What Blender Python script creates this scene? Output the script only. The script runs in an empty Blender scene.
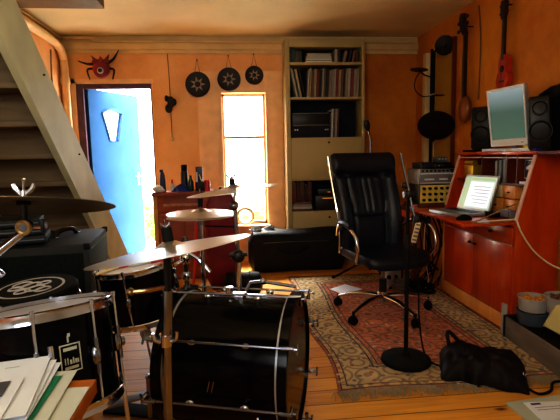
import bpy, bmesh, math, random
from mathutils import Vector as V, Matrix as MX, noise as NZ
random.seed(7)
SC = bpy.context.scene
COL = SC.collection
PI = math.pi

# ------------------------------------------------------------------ materials
def mat(name, col, rough=.5, metal=0., vary=0., vscale=8., bump=0., bscale=40., emit=None, estr=0., spec=.5, coat=0., sheen=0.):
    m = bpy.data.materials.new(name); m.use_nodes = True
    nt = m.node_tree; N = nt.nodes; L = nt.links
    b = N['Principled BSDF']
    b.inputs['Roughness'].default_value = rough
    b.inputs['Metallic'].default_value = metal
    b.inputs['Specular IOR Level'].default_value = spec
    b.inputs['Coat Weight'].default_value = coat
    b.inputs['Sheen Weight'].default_value = sheen
    tc = N.new('ShaderNodeTexCoord')
    nz = N.new('ShaderNodeTexNoise'); nz.inputs['Scale'].default_value = vscale; nz.inputs['Detail'].default_value = 4
    L.new(tc.outputs['Object'], nz.inputs['Vector'])
    rp = N.new('ShaderNodeValToRGB')
    lo = tuple(max(0, c * (1 - vary)) for c in col); hi = tuple(min(1, c * (1 + vary)) for c in col)
    rp.color_ramp.elements[0].position = .3; rp.color_ramp.elements[1].position = .7
    rp.color_ramp.elements[0].color = (*lo, 1); rp.color_ramp.elements[1].color = (*hi, 1)
    L.new(nz.outputs['Fac'], rp.inputs['Fac']); L.new(rp.outputs['Color'], b.inputs['Base Color'])
    if bump:
        n2 = N.new('ShaderNodeTexNoise'); n2.inputs['Scale'].default_value = bscale; n2.inputs['Detail'].default_value = 3
        L.new(tc.outputs['Object'], n2.inputs['Vector'])
        bp = N.new('ShaderNodeBump'); bp.inputs['Strength'].default_value = bump; bp.inputs['Distance'].default_value = .01
        L.new(n2.outputs['Fac'], bp.inputs['Height']); L.new(bp.outputs['Normal'], b.inputs['Normal'])
    if emit:
        b.inputs['Emission Color'].default_value = (*emit, 1); b.inputs['Emission Strength'].default_value = estr
    return m

def wood(name, c1, c2, scale=(1, 14, 14), rough=.4, coat=0., bump=.05, spec=.5):
    m = mat(name, c1, rough, coat=coat, spec=spec); nt = m.node_tree; N = nt.nodes; L = nt.links
    b = N['Principled BSDF']
    tc = N.new('ShaderNodeTexCoord'); mp = N.new('ShaderNodeMapping'); mp.inputs['Scale'].default_value = scale
    nz = N.new('ShaderNodeTexNoise'); nz.inputs['Scale'].default_value = 1.6; nz.inputs['Detail'].default_value = 7; nz.inputs['Distortion'].default_value = .6
    rp = N.new('ShaderNodeValToRGB'); rp.color_ramp.elements[0].color = (*c1, 1); rp.color_ramp.elements[1].color = (*c2, 1)
    rp.color_ramp.elements[0].position = .35; rp.color_ramp.elements[1].position = .65
    L.new(tc.outputs['Object'], mp.inputs['Vector']); L.new(mp.outputs['Vector'], nz.inputs['Vector'])
    L.new(nz.outputs['Fac'], rp.inputs['Fac']); L.new(rp.outputs['Color'], b.inputs['Base Color'])
    if bump:
        bp = N.new('ShaderNodeBump'); bp.inputs['Strength'].default_value = bump; bp.inputs['Distance'].default_value = .01
        L.new(nz.outputs['Fac'], bp.inputs['Height']); L.new(bp.outputs['Normal'], b.inputs['Normal'])
    return m

def plaster(name, c1, c2, c3):
    m = mat(name, c1, .75, bump=.35, bscale=14); nt = m.node_tree; N = nt.nodes; L = nt.links
    b = N['Principled BSDF']; tc = N.new('ShaderNodeTexCoord')
    nz = N.new('ShaderNodeTexNoise'); nz.inputs['Scale'].default_value = 2.2; nz.inputs['Detail'].default_value = 8; nz.inputs['Roughness'].default_value = .65
    rp = N.new('ShaderNodeValToRGB'); rp.color_ramp.elements[0].color = (*c1, 1); rp.color_ramp.elements[1].color = (*c3, 1)
    rp.color_ramp.elements[0].position = .3; rp.color_ramp.elements[1].position = .72
    e = rp.color_ramp.elements.new(.5); e.color = (*c2, 1)
    L.new(tc.outputs['Object'], nz.inputs['Vector']); L.new(nz.outputs['Fac'], rp.inputs['Fac']); L.new(rp.outputs['Color'], b.inputs['Base Color'])
    return m

def floor_mat():
    m = mat('pine_boards', (.5, .22, .05), .46, spec=.28); nt = m.node_tree; N = nt.nodes; L = nt.links
    b = N['Principled BSDF']; tc = N.new('ShaderNodeTexCoord')
    br = N.new('ShaderNodeTexBrick'); br.inputs['Scale'].default_value = 1.
    br.inputs['Brick Width'].default_value = 3.1; br.inputs['Row Height'].default_value = .135
    br.inputs['Mortar Size'].default_value = .003; br.inputs['Mortar Smooth'].default_value = .3
    br.inputs['Color1'].default_value = (.80, .42, .09, 1); br.inputs['Color2'].default_value = (.68, .32, .06, 1); br.inputs['Mortar'].default_value = (.10, .035, .01, 1)
    L.new(tc.outputs['Object'], br.inputs['Vector'])
    mp = N.new('ShaderNodeMapping'); mp.inputs['Scale'].default_value = (1.2, 16, 1); L.new(tc.outputs['Object'], mp.inputs['Vector'])
    nz = N.new('ShaderNodeTexNoise'); nz.inputs['Scale'].default_value = 2.; nz.inputs['Detail'].default_value = 8; nz.inputs['Distortion'].default_value = .8
    L.new(mp.outputs['Vector'], nz.inputs['Vector'])
    rp = N.new('ShaderNodeValToRGB'); rp.color_ramp.elements[0].color = (.6, .55, .5, 1); rp.color_ramp.elements[1].color = (1.25, 1.2, 1.1, 1)
    L.new(nz.outputs['Fac'], rp.inputs['Fac'])
    mx = N.new('ShaderNodeMix'); mx.data_type = 'RGBA'; mx.blend_type = 'MULTIPLY'; mx.inputs['Factor'].default_value = 1.
    L.new(br.outputs['Color'], mx.inputs['A']); L.new(rp.outputs['Color'], mx.inputs['B'])
    # knots
    mp2 = N.new('ShaderNodeMapping'); mp2.inputs['Scale'].default_value = (3.2, 7.4, 1); L.new(tc.outputs['Object'], mp2.inputs['Vector'])
    vo = N.new('ShaderNodeTexVoronoi'); vo.inputs['Scale'].default_value = 1.; L.new(mp2.outputs['Vector'], vo.inputs['Vector'])
    r2 = N.new('ShaderNodeValToRGB'); r2.color_ramp.elements[0].color = (.25, .12, .06, 1); r2.color_ramp.elements[1].color = (1, 1, 1, 1)
    r2.color_ramp.elements[0].position = .05; r2.color_ramp.elements[1].position = .13
    L.new(vo.outputs['Distance'], r2.inputs['Fac'])
    m2 = N.new('ShaderNodeMix'); m2.data_type = 'RGBA'; m2.blend_type = 'MULTIPLY'; m2.inputs['Factor'].default_value = 1.
    L.new(mx.outputs['Result'], m2.inputs['A']); L.new(r2.outputs['Color'], m2.inputs['B'])
    L.new(m2.outputs['Result'], b.inputs['Base Color'])
    bp = N.new('ShaderNodeBump'); bp.inputs['Strength'].default_value = .25; bp.inputs['Distance'].default_value = .004; bp.invert = True
    L.new(br.outputs['Fac'], bp.inputs['Height']); L.new(bp.outputs['Normal'], b.inputs['Normal'])
    return m

def math_node(N, L, op, a, b=None):
    n = N.new('ShaderNodeMath'); n.operation = op
    for i, v in enumerate((a, b)):
        if v is None: continue
        if isinstance(v, (int, float)): n.inputs[i].default_value = v
        else: L.new(v, n.inputs[i])
    return n.outputs[0]

def rug_mat(x0, x1, y0, y1):
    m = mat('rug_wool', (.3, .2, .1), .95); nt = m.node_tree; N = nt.nodes; L = nt.links
    b = N['Principled BSDF']; b.inputs['Specular IOR Level'].default_value = .1
    uv = N.new('ShaderNodeUVMap'); uv.uv_map = 'UVMap'
    sp = N.new('ShaderNodeSeparateXYZ'); L.new(uv.outputs['UV'], sp.inputs[0])
    W, H = x1 - x0, y1 - y0
    u, v = sp.outputs[0], sp.outputs[1]        # metres
    M = lambda op, a, c=None: math_node(N, L, op, a, c)
    d = M('MINIMUM', M('MINIMUM', u, M('SUBTRACT', W, u)), M('MINIMUM', v, M('SUBTRACT', H, v)))
    rp = N.new('ShaderNodeValToRGB'); cr = rp.color_ramp; cr.interpolation = 'CONSTANT'
    dn = M('DIVIDE', d, .5)
    cols = [(0, (.22, .085, .055)), (.035, (.05, .035, .04)), (.05, (.30, .22, .12)), (.10, (.05, .035, .04)), (.115, (.28, .23, .14)), (.48, (.04, .03, .04)), (.50, (.24, .19, .11)), (.545, (.04, .03, .04)), (.56, (.28, .11, .065)), (.62, (.05, .035, .045)), (.635, (.30, .125, .075))]
    cr.elements[0].position = 0; cr.elements[0].color = (*cols[0][1], 1); cr.elements[1].position = cols[1][0]; cr.elements[1].color = (*cols[1][1], 1)
    for p, c in cols[2:]:
        e = cr.elements.new(p); e.color = (*c, 1)
    L.new(dn, rp.inputs['Fac'])
    # ornament: rings and blossoms
    vo = N.new('ShaderNodeTexVoronoi'); vo.inputs['Scale'].default_value = 6.5; vo.inputs['Randomness'].default_value = .35; L.new(uv.outputs['UV'], vo.inputs['Vector'])
    ring = M('SINE', M('MULTIPLY', vo.outputs['Distance'], 26.))
    mask = M('GREATER_THAN', ring, .35)
    vo2 = N.new('ShaderNodeTexVoronoi'); vo2.inputs['Scale'].default_value = 22; L.new(uv.outputs['UV'], vo2.inputs['Vector'])
    mask2 = M('LESS_THAN', vo2.outputs['Distance'], .33)
    rr = N.new('ShaderNodeValToRGB'); rr.color_ramp.interpolation = 'CONSTANT'
    rr.color_ramp.elements[0].color = (.06, .055, .08, 1); rr.color_ramp.elements[1].position = .35; rr.color_ramp.elements[1].color = (.36, .28, .17, 1)
    e = rr.color_ramp.elements.new(.6); e.color = (.20, .045, .04, 1); e = rr.color_ramp.elements.new(.8); e.color = (.09, .10, .09, 1)
    sc = N.new('ShaderNodeSeparateColor'); L.new(vo2.outputs['Color'], sc.inputs[0]); L.new(sc.outputs[0], rr.inputs['Fac'])
    m1 = N.new('ShaderNodeMix'); m1.data_type = 'RGBA'; L.new(M('MULTIPLY', mask2, .75), m1.inputs['Factor']); L.new(rp.outputs['Color'], m1.inputs['A']); L.new(rr.outputs['Color'], m1.inputs['B'])
    m2 = N.new('ShaderNodeMix'); m2.data_type = 'RGBA'; L.new(M('MULTIPLY', mask, .62), m2.inputs['Factor']); L.new(m1.outputs['Result'], m2.inputs['A']); m2.inputs['B'].default_value = (.10, .075, .08, 1)
    nz = N.new('ShaderNodeTexNoise'); nz.inputs['Scale'].default_value = 5; nz.inputs['Detail'].default_value = 6; L.new(uv.outputs['UV'], nz.inputs['Vector'])
    r3 = N.new('ShaderNodeValToRGB'); r3.color_ramp.elements[0].color = (.95, .95, .95, 1); r3.color_ramp.elements[1].color = (2.7, 2.5, 2.3, 1); L.new(nz.outputs['Fac'], r3.inputs['Fac'])
    m3 = N.new('ShaderNodeMix'); m3.data_type = 'RGBA'; m3.blend_type = 'MULTIPLY'; m3.inputs['Factor'].default_value = 1; L.new(m2.outputs['Result'], m3.inputs['A']); L.new(r3.outputs['Color'], m3.inputs['B'])
    L.new(m3.outputs['Result'], b.inputs['Base Color'])
    return m

def thin_glass(name):
    m = bpy.data.materials.new(name); m.use_nodes = True; N = m.node_tree.nodes; L = m.node_tree.links
    for n in list(N):
        if n.type != 'OUTPUT_MATERIAL': N.remove(n)
    o = [n for n in N][0]
    t = N.new('ShaderNodeBsdfTransparent'); t.inputs[0].default_value = (.97, .98, .98, 1)
    g = N.new('ShaderNodeBsdfGlossy'); g.inputs['Roughness'].default_value = .03
    mx = N.new('ShaderNodeMixShader'); mx.inputs[0].default_value = .06
    L.new(t.outputs[0], mx.inputs[1]); L.new(g.outputs[0], mx.inputs[2]); L.new(mx.outputs[0], o.inputs['Surface'])
    return m

M = dict(
    wall=plaster('orange_plaster_glow_lit', (.70, .35, .14), (.82, .45, .20), (.88, .54, .27)),  # orange plaster with window glow lightened into the colour
    wallr=plaster('orange_plaster_deep_vignetted', (.46, .15, .012), (.58, .22, .022), (.68, .30, .03)),  # own deep orange plus vignette darkening put into the colour
    frontwall=mat('neutral_unseen_walls', (.72, .70, .64), .8, vary=.05),  # neutral tone made up for unseen walls, keeps orange out of chrome reflections
    ceil=mat('ceiling_paint', (.80, .70, .46), .8, vary=.07, vscale=2, bump=.15, bscale=12),
    cornice=mat('cornice_paint', (.66, .50, .27), .6, vary=.12, vscale=4),
    pipe=mat('pipe_paint', (.78, .55, .30), .45, vary=.1),
    floor=floor_mat(),
    framelt=mat('frame_orange_glow_lit', (.86, .56, .32), .6, vary=.1),  # pale orange carrying the glow round the window in its colour
    doorframe=mat('door_frame_plum', (.10, .055, .10), .5, vary=.2),
    blue=mat('door_blue', (.040, .125, .30), .75, spec=.08, vary=.12, vscale=3),
    blue2=mat('door_blue_moulding', (.07, .18, .38), .7, spec=.06),
    transom=mat('transom_orange', (.62, .24, .08), .5, vary=.1),
    glass=thin_glass('pane_glass'),
    stair=mat('stair_paint_greenish', (.52, .54, .38), .55, vary=.12, vscale=5, bump=.1, bscale=15),
    tread=wood('tread_wood', (.13, .095, .05), (.19, .14, .075), (1.5, 12, 12), .55),
    beam=mat('beam_brown', (.17, .10, .035), .6, vary=.15),
    chrome=mat('chrome', (.70, .74, .84), .13, 1., vary=.04),
    chromed=mat('dull_chrome', (.34, .36, .41), .24, 1., vary=.15),
    brass=mat('brassy', (.55, .40, .18), .3, 1., vary=.1),
    cym=mat('cymbal_bronze', (.74, .71, .64), .34, 1., vary=.06, vscale=4, bump=.06, bscale=120),
    cymd=mat('cymbal_dark_bronze', (.20, .15, .09), .42, 1., vary=.12, vscale=5, bump=.08, bscale=120),
    cymblk=mat('cymbal_black', (.02, .016, .013), .5, .3, vary=.3),
    shell=mat('drum_lacquer_black', (.004, .004, .006), .14, vary=.2, spec=.25),
    head=mat('drum_head_white', (.72, .72, .74), .5, vary=.05),
    black=mat('black_plastic', (.012, .012, .014), .42, vary=.2),
    blackm=mat('matte_black', (.008, .008, .009), .75, vary=.2, spec=.25),
    rubber=mat('rubber_black', (.012, .012, .012), .8, vary=.2, spec=.2),
    tolex=mat('amp_tolex', (.008, .011, .013), .6, vary=.25, vscale=60, bump=.4, bscale=200),
    grille=mat('grille_cloth', (.010, .014, .014), .9, vary=.5, vscale=150, spec=.15),
    leather=mat('chair_leather', (.008, .013, .028), .42, vary=.2, bump=.12, bscale=90),
    bagcloth=mat('bag_nylon', (.009, .010, .015), .6, vary=.3, bump=.5, bscale=18, spec=.3),
    bagpurple=mat('bag_satin', (.008, .005, .008), .6, vary=.4, bump=.5, bscale=22, spec=.3),
    redcase=mat('red_nylon', (.17, .006, .015), .55, vary=.25, bump=.3, bscale=20),
    redp=mat('red_plastic', (.55, .03, .03), .4, vary=.1),
    shelf=mat('shelf_cream', (.46, .38, .19), .55, vary=.06, vscale=3),
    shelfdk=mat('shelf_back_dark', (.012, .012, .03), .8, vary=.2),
    cher=wood('cherry_wood', (.50, .055, .004), (.66, .10, .006), (6, 6, 1.2), .3, coat=.3),
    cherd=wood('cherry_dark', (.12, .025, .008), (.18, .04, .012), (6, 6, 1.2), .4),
    cherl=wood('cherry_edge', (.72, .30, .08), (.82, .40, .12), (6, 6, 1.5), .35),
    pink=mat('edge_strip_pale', (.75, .50, .42), .4, vary=.05),
    knob=mat('knob_antique', (.06, .045, .03), .35, 1., vary=.2),
    bezelw=mat('bezel_pale', (.72, .73, .76), .35, vary=.03),
    silver=mat('silver_plastic', (.50, .50, .52), .35, .4, vary=.05),
    screen=mat('screen_green_grey', (.02, .05, .04), .2, emit=(.12, .20, .16), estr=.3),
    lscreen=mat('screen_pale', (.1, .1, .1), .3, emit=(.70, .82, .66), estr=.6),
    lscreenw=mat('screen_white', (.1, .1, .1), .3, emit=(.9, .95, .97), estr=.75),
    lscreeng=mat('screen_lime', (.1, .1, .1), .3, emit=(.62, .78, .42), estr=.5),
    paper=mat('paper_white', (.80, .86, .98), .7, vary=.03),
    paperg=mat('paper_grey_green', (.50, .55, .47), .7, vary=.05),
    paperc=mat('paper_cream', (.62, .66, .62), .7, vary=.04),
    green=mat('print_green', (.01, .22, .12), .4, vary=.1),
    navy=mat('print_navy', (.03, .04, .10), .4, vary=.1),
    teal=mat('print_teal', (.10, .42, .34), .5, vary=.1),
    inkgrey=mat('print_grey', (.12, .12, .15), .5, vary=.1),
    inkor=mat('print_orange', (.50, .15, .03), .5, vary=.1),
    tableor=wood('table_orange', (.55, .18, .02), (.70, .27, .04), (8, 1.5, 8), .4),
    panel=mat('panel_ochre', (.42, .24, .035), .6, vary=.08),
    panell=mat('panel_pale', (.62, .50, .28), .6, vary=.06),
    sazb=wood('saz_bowl', (.20, .06, .012), (.30, .11, .02), (4, 4, 2), .3, coat=.5),
    ukeb=wood('ukulele_red', (.42, .04, .015), (.56, .07, .02), (4, 4, 2), .3, coat=.5),
    dkwood=wood('dark_neck_wood', (.02, .010, .006), (.04, .02, .01), (6, 6, 2), .4),
    amber=mat('synth_yellow', (.80, .62, .15), .5, vary=.15, vscale=20),
    greyd=mat('rack_grey', (.28, .29, .30), .4, .3, vary=.08),
    greyl=mat('tub_white', (.48, .47, .47), .5, vary=.05),
    greybl=mat('tub_blue_grey', (.10, .13, .17), .45, vary=.1),
    greyboard=wood('grey_board', (.17, .14, .12), (.27, .23, .19), (8, 1.5, 8), .6),
    orgoods=mat('orange_pieces', (.70, .30, .03), .6, vary=.35, vscale=60),
    brgoods=mat('brown_pieces', (.16, .09, .06), .7, vary=.4, vscale=60),
    yelp=mat('pale_yellow_card', (.62, .54, .26), .7, vary=.06),
    cabred=wood('toolbox_red_wood', (.20, .04, .02), (.29, .07, .035), (3, 10, 10), .55),
    cabredl=mat('toolbox_strip', (.36, .18, .12), .5, vary=.3, vscale=30),
    cabor=mat('toolbox_side_orange', (.48, .24, .08), .6, vary=.1),
    bluecl=mat('blue_cloth', (.01, .03, .22), .6, vary=.3, bump=.4, bscale=40),
    dblue=mat('dark_blue_plastic', (.02, .03, .09), .4, vary=.1),
    dgreen=mat('dark_green_glass', (.02, .05, .05), .15, vary=.1),
    whitecl=mat('white_cloth', (.62, .62, .60), .7, vary=.1, bump=.4, bscale=50),
    discb=mat('disc_black', (.014, .012, .018), .55, vary=.2),
    discl=mat('disc_pattern', (.36, .30, .24), .6, vary=.2),
    string=mat('string_brown', (.16, .08, .03), .8),
    masked=mat('sculpture_red', (.22, .015, .03), .4, vary=.25, vscale=20),
    straw=mat('pale_straw', (.78, .72, .52), .6, vary=.1, bump=.3, bscale=60),
    fringe=mat('fringe_cream', (.34, .28, .18), .9, vary=.15),
    stone=mat('paving_pale', (.75, .73, .68), .9, vary=.1),
    leaf=mat('leaf_green', (.16, .38, .05), .6, vary=.45, vscale=9),
    yellowtape=mat('brass_rod', (.60, .42, .06), .35, .6),
    ledor=mat('amber_display', (.1, .03, 0), .4, emit=(1, .35, .05), estr=.6),
)

# ------------------------------------------------------------------ mesh builder
def fr(axis):
    z = V(axis).normalized(); a = V((0, 0, 1)) if abs(z.z) < .95 else V((0, 1, 0))
    x = a.cross(z).normalized(); y = z.cross(x)
    return MX((x, y, z)).transposed().to_4x4()

def smooth_path(pts, n=6):
    P = [V(p) for p in pts]
    if len(P) < 3: return P
    out = []
    for i in range(len(P) - 1):
        a = P[max(i - 1, 0)]; b = P[i]; c = P[i + 1]; d = P[min(i + 2, len(P) - 1)]
        for k in range(n):
            t = k / n
            out.append(.5 * ((2 * b) + (c - a) * t + (2 * a - 5 * b + 4 * c - d) * t * t + (3 * b - a - 3 * c + d) * t ** 3))
    out.append(P[-1]); return out

class MB:
    def __init__(s, m=None):
        s.bm = bmesh.new(); s.mats = []; s.cur = 0; s.T = MX.Identity(4)
        if m: s.m(m)
    def m(s, name):
        mm = M[name]
        if mm not in s.mats: s.mats.append(mm)
        s.cur = s.mats.index(mm); return s
    def face(s, vs):
        try:
            f = s.bm.faces.new(vs); f.material_index = s.cur; return f
        except ValueError: return None
    def v(s, p): return s.bm.verts.new(s.T @ V(p))
    def box(s, x0, x1, y0, y1, z0, z1, bev=0., R=None, c=None):
        """axis box; R rotates (Matrix) about c"""
        vs = []
        cc = V(c) if c else V(((x0 + x1) / 2, (y0 + y1) / 2, (z0 + z1) / 2))
        for x in (x0, x1):
            for y in (y0, y1):
                for z in (z0, z1):
                    p = V((x, y, z))
                    if R: p = cc + R @ (p - cc)
                    vs.append(s.v(p))
        fs = [s.face([vs[i] for i in q]) for q in ((0, 1, 3, 2), (4, 6, 7, 5), (0, 4, 5, 1), (2, 3, 7, 6), (0, 2, 6, 4), (1, 5, 7, 3))]
        if bev:
            es = list({e for f in fs for e in f.edges})
            r = bmesh.ops.bevel(s.bm, geom=es, offset=bev, segments=2, affect='EDGES', profile=.5)
            for f in r['faces']: f.material_index = s.cur
        return s
    def cyl(s, p0, p1, r0, r1=None, seg=16, caps=True):
        p0, p1 = V(p0), V(p1); r1 = r0 if r1 is None else r1
        F = fr(p1 - p0); a, b = [], []
        for i in range(seg):
            t = 2 * PI * i / seg; d = F @ V((math.cos(t), math.sin(t), 0))
            a.append(s.v(p0 + d * r0)); b.append(s.v(p1 + d * r1))
        for i in range(seg): s.face([a[i], a[(i + 1) % seg], b[(i + 1) % seg], b[i]])
        if caps: s.face(a[::-1]); s.face(b)
        return s
    def lathe(s, prof, c=(0, 0, 0), axis=(0, 0, 1), seg=32, sx=1., sy=1.):
        F = fr(axis); c = V(c); rings = []
        for r, z in prof:
            if r < 1e-6: rings.append([s.v(c + F @ V((0, 0, z)))])
            else: rings.append([s.v(c + F @ V((r * sx * math.cos(2 * PI * i / seg), r * sy * math.sin(2 * PI * i / seg), z))) for i in range(seg)])
        for a, b in zip(rings, rings[1:]):
            for i in range(seg):
                j = (i + 1) % seg
                if len(a) == 1 and len(b) == 1: break
                if len(a) == 1: s.face([a[0], b[j], b[i]][::-1])
                elif len(b) == 1: s.face([a[i], a[j], b[0]])
                else: s.face([a[i], a[j], b[j], b[i]])
        return s
    def tube(s, pts, r, seg=8, n=6, r1=None, caps=True, smooth=True):
        P = smooth_path(pts, n) if smooth else [V(p) for p in pts]
        rings = []; up = None; N = len(P)
        for i, p in enumerate(P):
            t = (P[min(i + 1, N - 1)] - P[max(i - 1, 0)])
            if t.length < 1e-9: t = V((0, 0, 1))
            t.normalize()
            if up is None: up = V((0, 0, 1)) if abs(t.z) < .9 else V((1, 0, 0))
            x = up.cross(t)
            if x.length < 1e-5: x = V((1, 0, 0)).cross(t)
            x.normalize(); y = t.cross(x); up = y
            rr = r if r1 is None else r + (r1 - r) * i / (N - 1)
            rings.append([s.v(p + x * (rr * math.cos(2 * PI * k / seg)) + y * (rr * math.sin(2 * PI * k / seg))) for k in range(seg)])
        for a, b in zip(rings, rings[1:]):
            for k in range(seg): s.face([a[k], a[(k + 1) % seg], b[(k + 1) % seg], b[k]])
        if caps: s.face(rings[0][::-1]); s.face(rings[-1])
        return s
    def prism(s, poly, h0, h1, F=None):
        """poly of (x, y) extruded h0..h1 along local z, F a 4x4"""
        F = F or MX.Identity(4)
        a = [s.v(F @ V((x, y, h0))) for x, y in poly]; b = [s.v(F @ V((x, y, h1))) for x, y in poly]
        n = len(poly); s.face(a[::-1]); s.face(b)
        for i in range(n): s.face([a[i], a[(i + 1) % n], b[(i + 1) % n], b[i]])
        return s
    def ell(s, c, r, seg=20, rings=12, F=None):
        F = F or MX.Identity(4); c = V(c); R = []
        for i in range(rings + 1):
            a = PI * i / rings; z = math.cos(a); q = math.sin(a)
            if i in (0, rings): R.append([s.v(c + F @ V((0, 0, z * r[2])))])
            else: R.append([s.v(c + F @ V((q * math.cos(2 * PI * k / seg) * r[0], q * math.sin(2 * PI * k / seg) * r[1], z * r[2]))) for k in range(seg)])
        for a, b in zip(R, R[1:]):
            for k in range(seg):
                j = (k + 1) % seg
                if len(a) == 1: s.face([a[0], b[k], b[j]])
                elif len(b) == 1: s.face([a[k], b[0], a[j]])
                else: s.face([a[k], b[k], b[j], a[j]])
        return s
    def torus(s, c, axis, R, r, seg=40, sec=8, sx=1., sy=1.):
        F = fr(axis); c = V(c); rg = []
        for i in range(seg):
            t = 2 * PI * i / seg; q = []
            for k in range(sec):
                a = 2 * PI * k / sec; rad = R + r * math.cos(a)
                q.append(s.v(c + F @ V((rad * math.cos(t) * sx, rad * math.sin(t) * sy, r * math.sin(a)))))
            rg.append(q)
        for i in range(seg):
            a, b = rg[i], rg[(i + 1) % seg]
            for k in range(sec): s.face([a[k], b[k], b[(k + 1) % sec], a[(k + 1) % sec]])
        return s
    def loft(s, rings, caps=True):
        R = [[s.v(p) for p in r] for r in rings]; n = len(R[0])
        for a, b in zip(R, R[1:]):
            for i in range(n): s.face([a[i], a[(i + 1) % n], b[(i + 1) % n], b[i]])
        if caps: s.face(R[0][::-1]); s.face(R[-1])
        return s
    def sheet(s, fn, nu, nv, th=0.):
        """fn(u,v)->point ; closed if th"""
        g = [[V(fn(i / nu, j / nv)) for j in range(nv + 1)] for i in range(nu + 1)]
        top = [[s.v(p) for p in r] for r in g]
        for i in range(nu):
            for j in range(nv): s.face([top[i][j], top[i + 1][j], top[i + 1][j + 1], top[i][j + 1]])
        if th:
            bot = [[s.v(p - V((0, 0, th))) for p in r] for r in g]
            for i in range(nu):
                for j in range(nv): s.face([bot[i][j + 1], bot[i + 1][j + 1], bot[i + 1][j], bot[i][j]])
            for i in range(nu):
                s.face([top[i][0], bot[i][0], bot[i + 1][0], top[i + 1][0]]); s.face([top[i + 1][nv], bot[i + 1][nv], bot[i][nv], top[i][nv]])
            for j in range(nv):
                s.face([top[0][j + 1], bot[0][j + 1], bot[0][j], top[0][j]]); s.face([top[nu][j], bot[nu][j], bot[nu][j + 1], top[nu][j + 1]])
        return s
    def build(s, name, parent=None, ang=38):
        if not s.mats: s.m('black')
        bmesh.ops.recalc_face_normals(s.bm, faces=s.bm.faces[:])
        if parent is not None:
            o0 = V(parent['_o']) if '_o' in parent else None
            off = o0 if o0 is not None else V((0, 0, 0))
        else:
            xs = [v.co for v in s.bm.verts]
            off = V(((min(p.x for p in xs) + max(p.x for p in xs)) / 2, (min(p.y for p in xs) + max(p.y for p in xs)) / 2, min(p.z for p in xs)))
        for v in s.bm.verts: v.co -= off
        me = bpy.data.meshes.new(name); s.bm.to_mesh(me); s.bm.free()
        for m_ in s.mats: me.materials.append(m_)
        me.shade_smooth(); me.set_sharp_from_angle(angle=math.radians(ang))
        o = bpy.data.objects.new(name, me); COL.objects.link(o)
        if parent is not None:
            o.parent = parent; o['_o'] = list(off)
        else:
            o.location = off; o['_o'] = list(off)
        return o

def thing(name, label, cat, loc=(0, 0, 0), group=None, rot=None, local=False):
    o = bpy.data.objects.new(name, None); COL.objects.link(o); o.location = loc; o.empty_display_size = .1
    if rot is not None: o.rotation_euler = rot
    o['_o'] = [0, 0, 0] if local else list(loc)
    o['label'] = label; o['category'] = cat
    if group: o['group'] = group
    return o
def tag(o, label, cat, group=None, kind=None):
    o['label'] = label; o['category'] = cat
    if group: o['group'] = group
    if kind: o['kind'] = kind
    return o
def struct(o): o['kind'] = 'structure'; return o
def rz(a): return MX.Rotation(a, 3, 'Z')

# ------------------------------------------------------------------ camera
cd = bpy.data.cameras.new('camera'); cam = bpy.data.objects.new('camera', cd); COL.objects.link(cam); SC.camera = cam
Rv = V((0.9945, -0.10265, -0.020792)); Uv = V((0.032784, 0.116546, 0.992644)); Fv = V((0.099473, 0.987866, -0.11927))
cam.matrix_world = MX.Translation((0, 0, 1.25)) @ MX((Rv, Uv, -Fv)).transposed().to_4x4()
cd.sensor_width = 36; cd.lens = 460 / 560 * 36; cd.clip_start = .05; cd.clip_end = 200

# ------------------------------------------------------------------ room shell
LX, RX, BY, FY, CZ = -1.82, 2.20, 5.40, -1.7, 2.58
struct(MB('floor').box(LX - .2, RX + .2, FY - .2, BY + .25, -.1, 0).build('floor'))
struct(MB('ceil').box(LX - .2, RX + .2, FY - .2, BY + .25, CZ, CZ + .12).build('ceiling'))
struct(MB('wall').box(LX - .2, LX, 1.6, BY + .25, 0, CZ).m('frontwall').box(LX - .2, LX, FY - .2, 1.6, 0, CZ).build('wall_left'))
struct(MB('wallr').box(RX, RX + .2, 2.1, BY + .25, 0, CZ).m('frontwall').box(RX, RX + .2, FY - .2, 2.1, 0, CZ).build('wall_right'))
struct(MB('frontwall').box(LX, RX, FY - .2, FY, 0, CZ).build('wall_front'))
DX0, DX1, DZ = -1.69, -.875, 2.07
WX0, WX1, WZ0, WZ1 = -.10, .40, .44, 1.96
w = MB('wall')
w.box(LX, DX0, BY, BY + .25, 0, CZ).box(DX0, DX1, BY, BY + .25, DZ, CZ).box(DX1, WX0, BY, BY + .25, 0, CZ)
w.box(WX0, WX1, BY, BY + .25, 0, WZ0).box(WX0, WX1, BY, BY + .25, WZ1, CZ)
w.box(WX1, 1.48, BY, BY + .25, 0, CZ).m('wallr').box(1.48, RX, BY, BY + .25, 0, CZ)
struct(w.build('wall_back'))
# cornice ledge along the back wall
c = MB('cornice').box(LX, RX, BY - .05, BY, 2.43, 2.50, .006).box(LX, RX, BY - .025, BY, 2.39, 2.43).box(LX, RX, BY - .02, BY, 2.50, CZ)
struct(c.build('trim_1'))
# plaster panel round the window
t = MB('framelt').box(-.37, WX0, BY - .03, BY, .0, 2.20, .004).box(WX1, .60, BY - .03, BY, .0, 2.20, .004).box(WX0, WX1, BY - .03, BY, 1.96, 2.20).box(WX0, WX1, BY - .03, BY, 0, WZ0 - .03)
t.box(WX0 - .02, WX1 + .02, BY - .10, BY + .1, WZ0 - .03, WZ0, .005)
struct(t.build('trim_2'))
struct(MB('framelt').box(DX0 - .05, DX0, BY - .02, BY, 0, DZ + .05).box(DX0 - .05, DX1 + .03, BY - .02, BY, DZ, DZ + .05).build('trim_3'))
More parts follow.
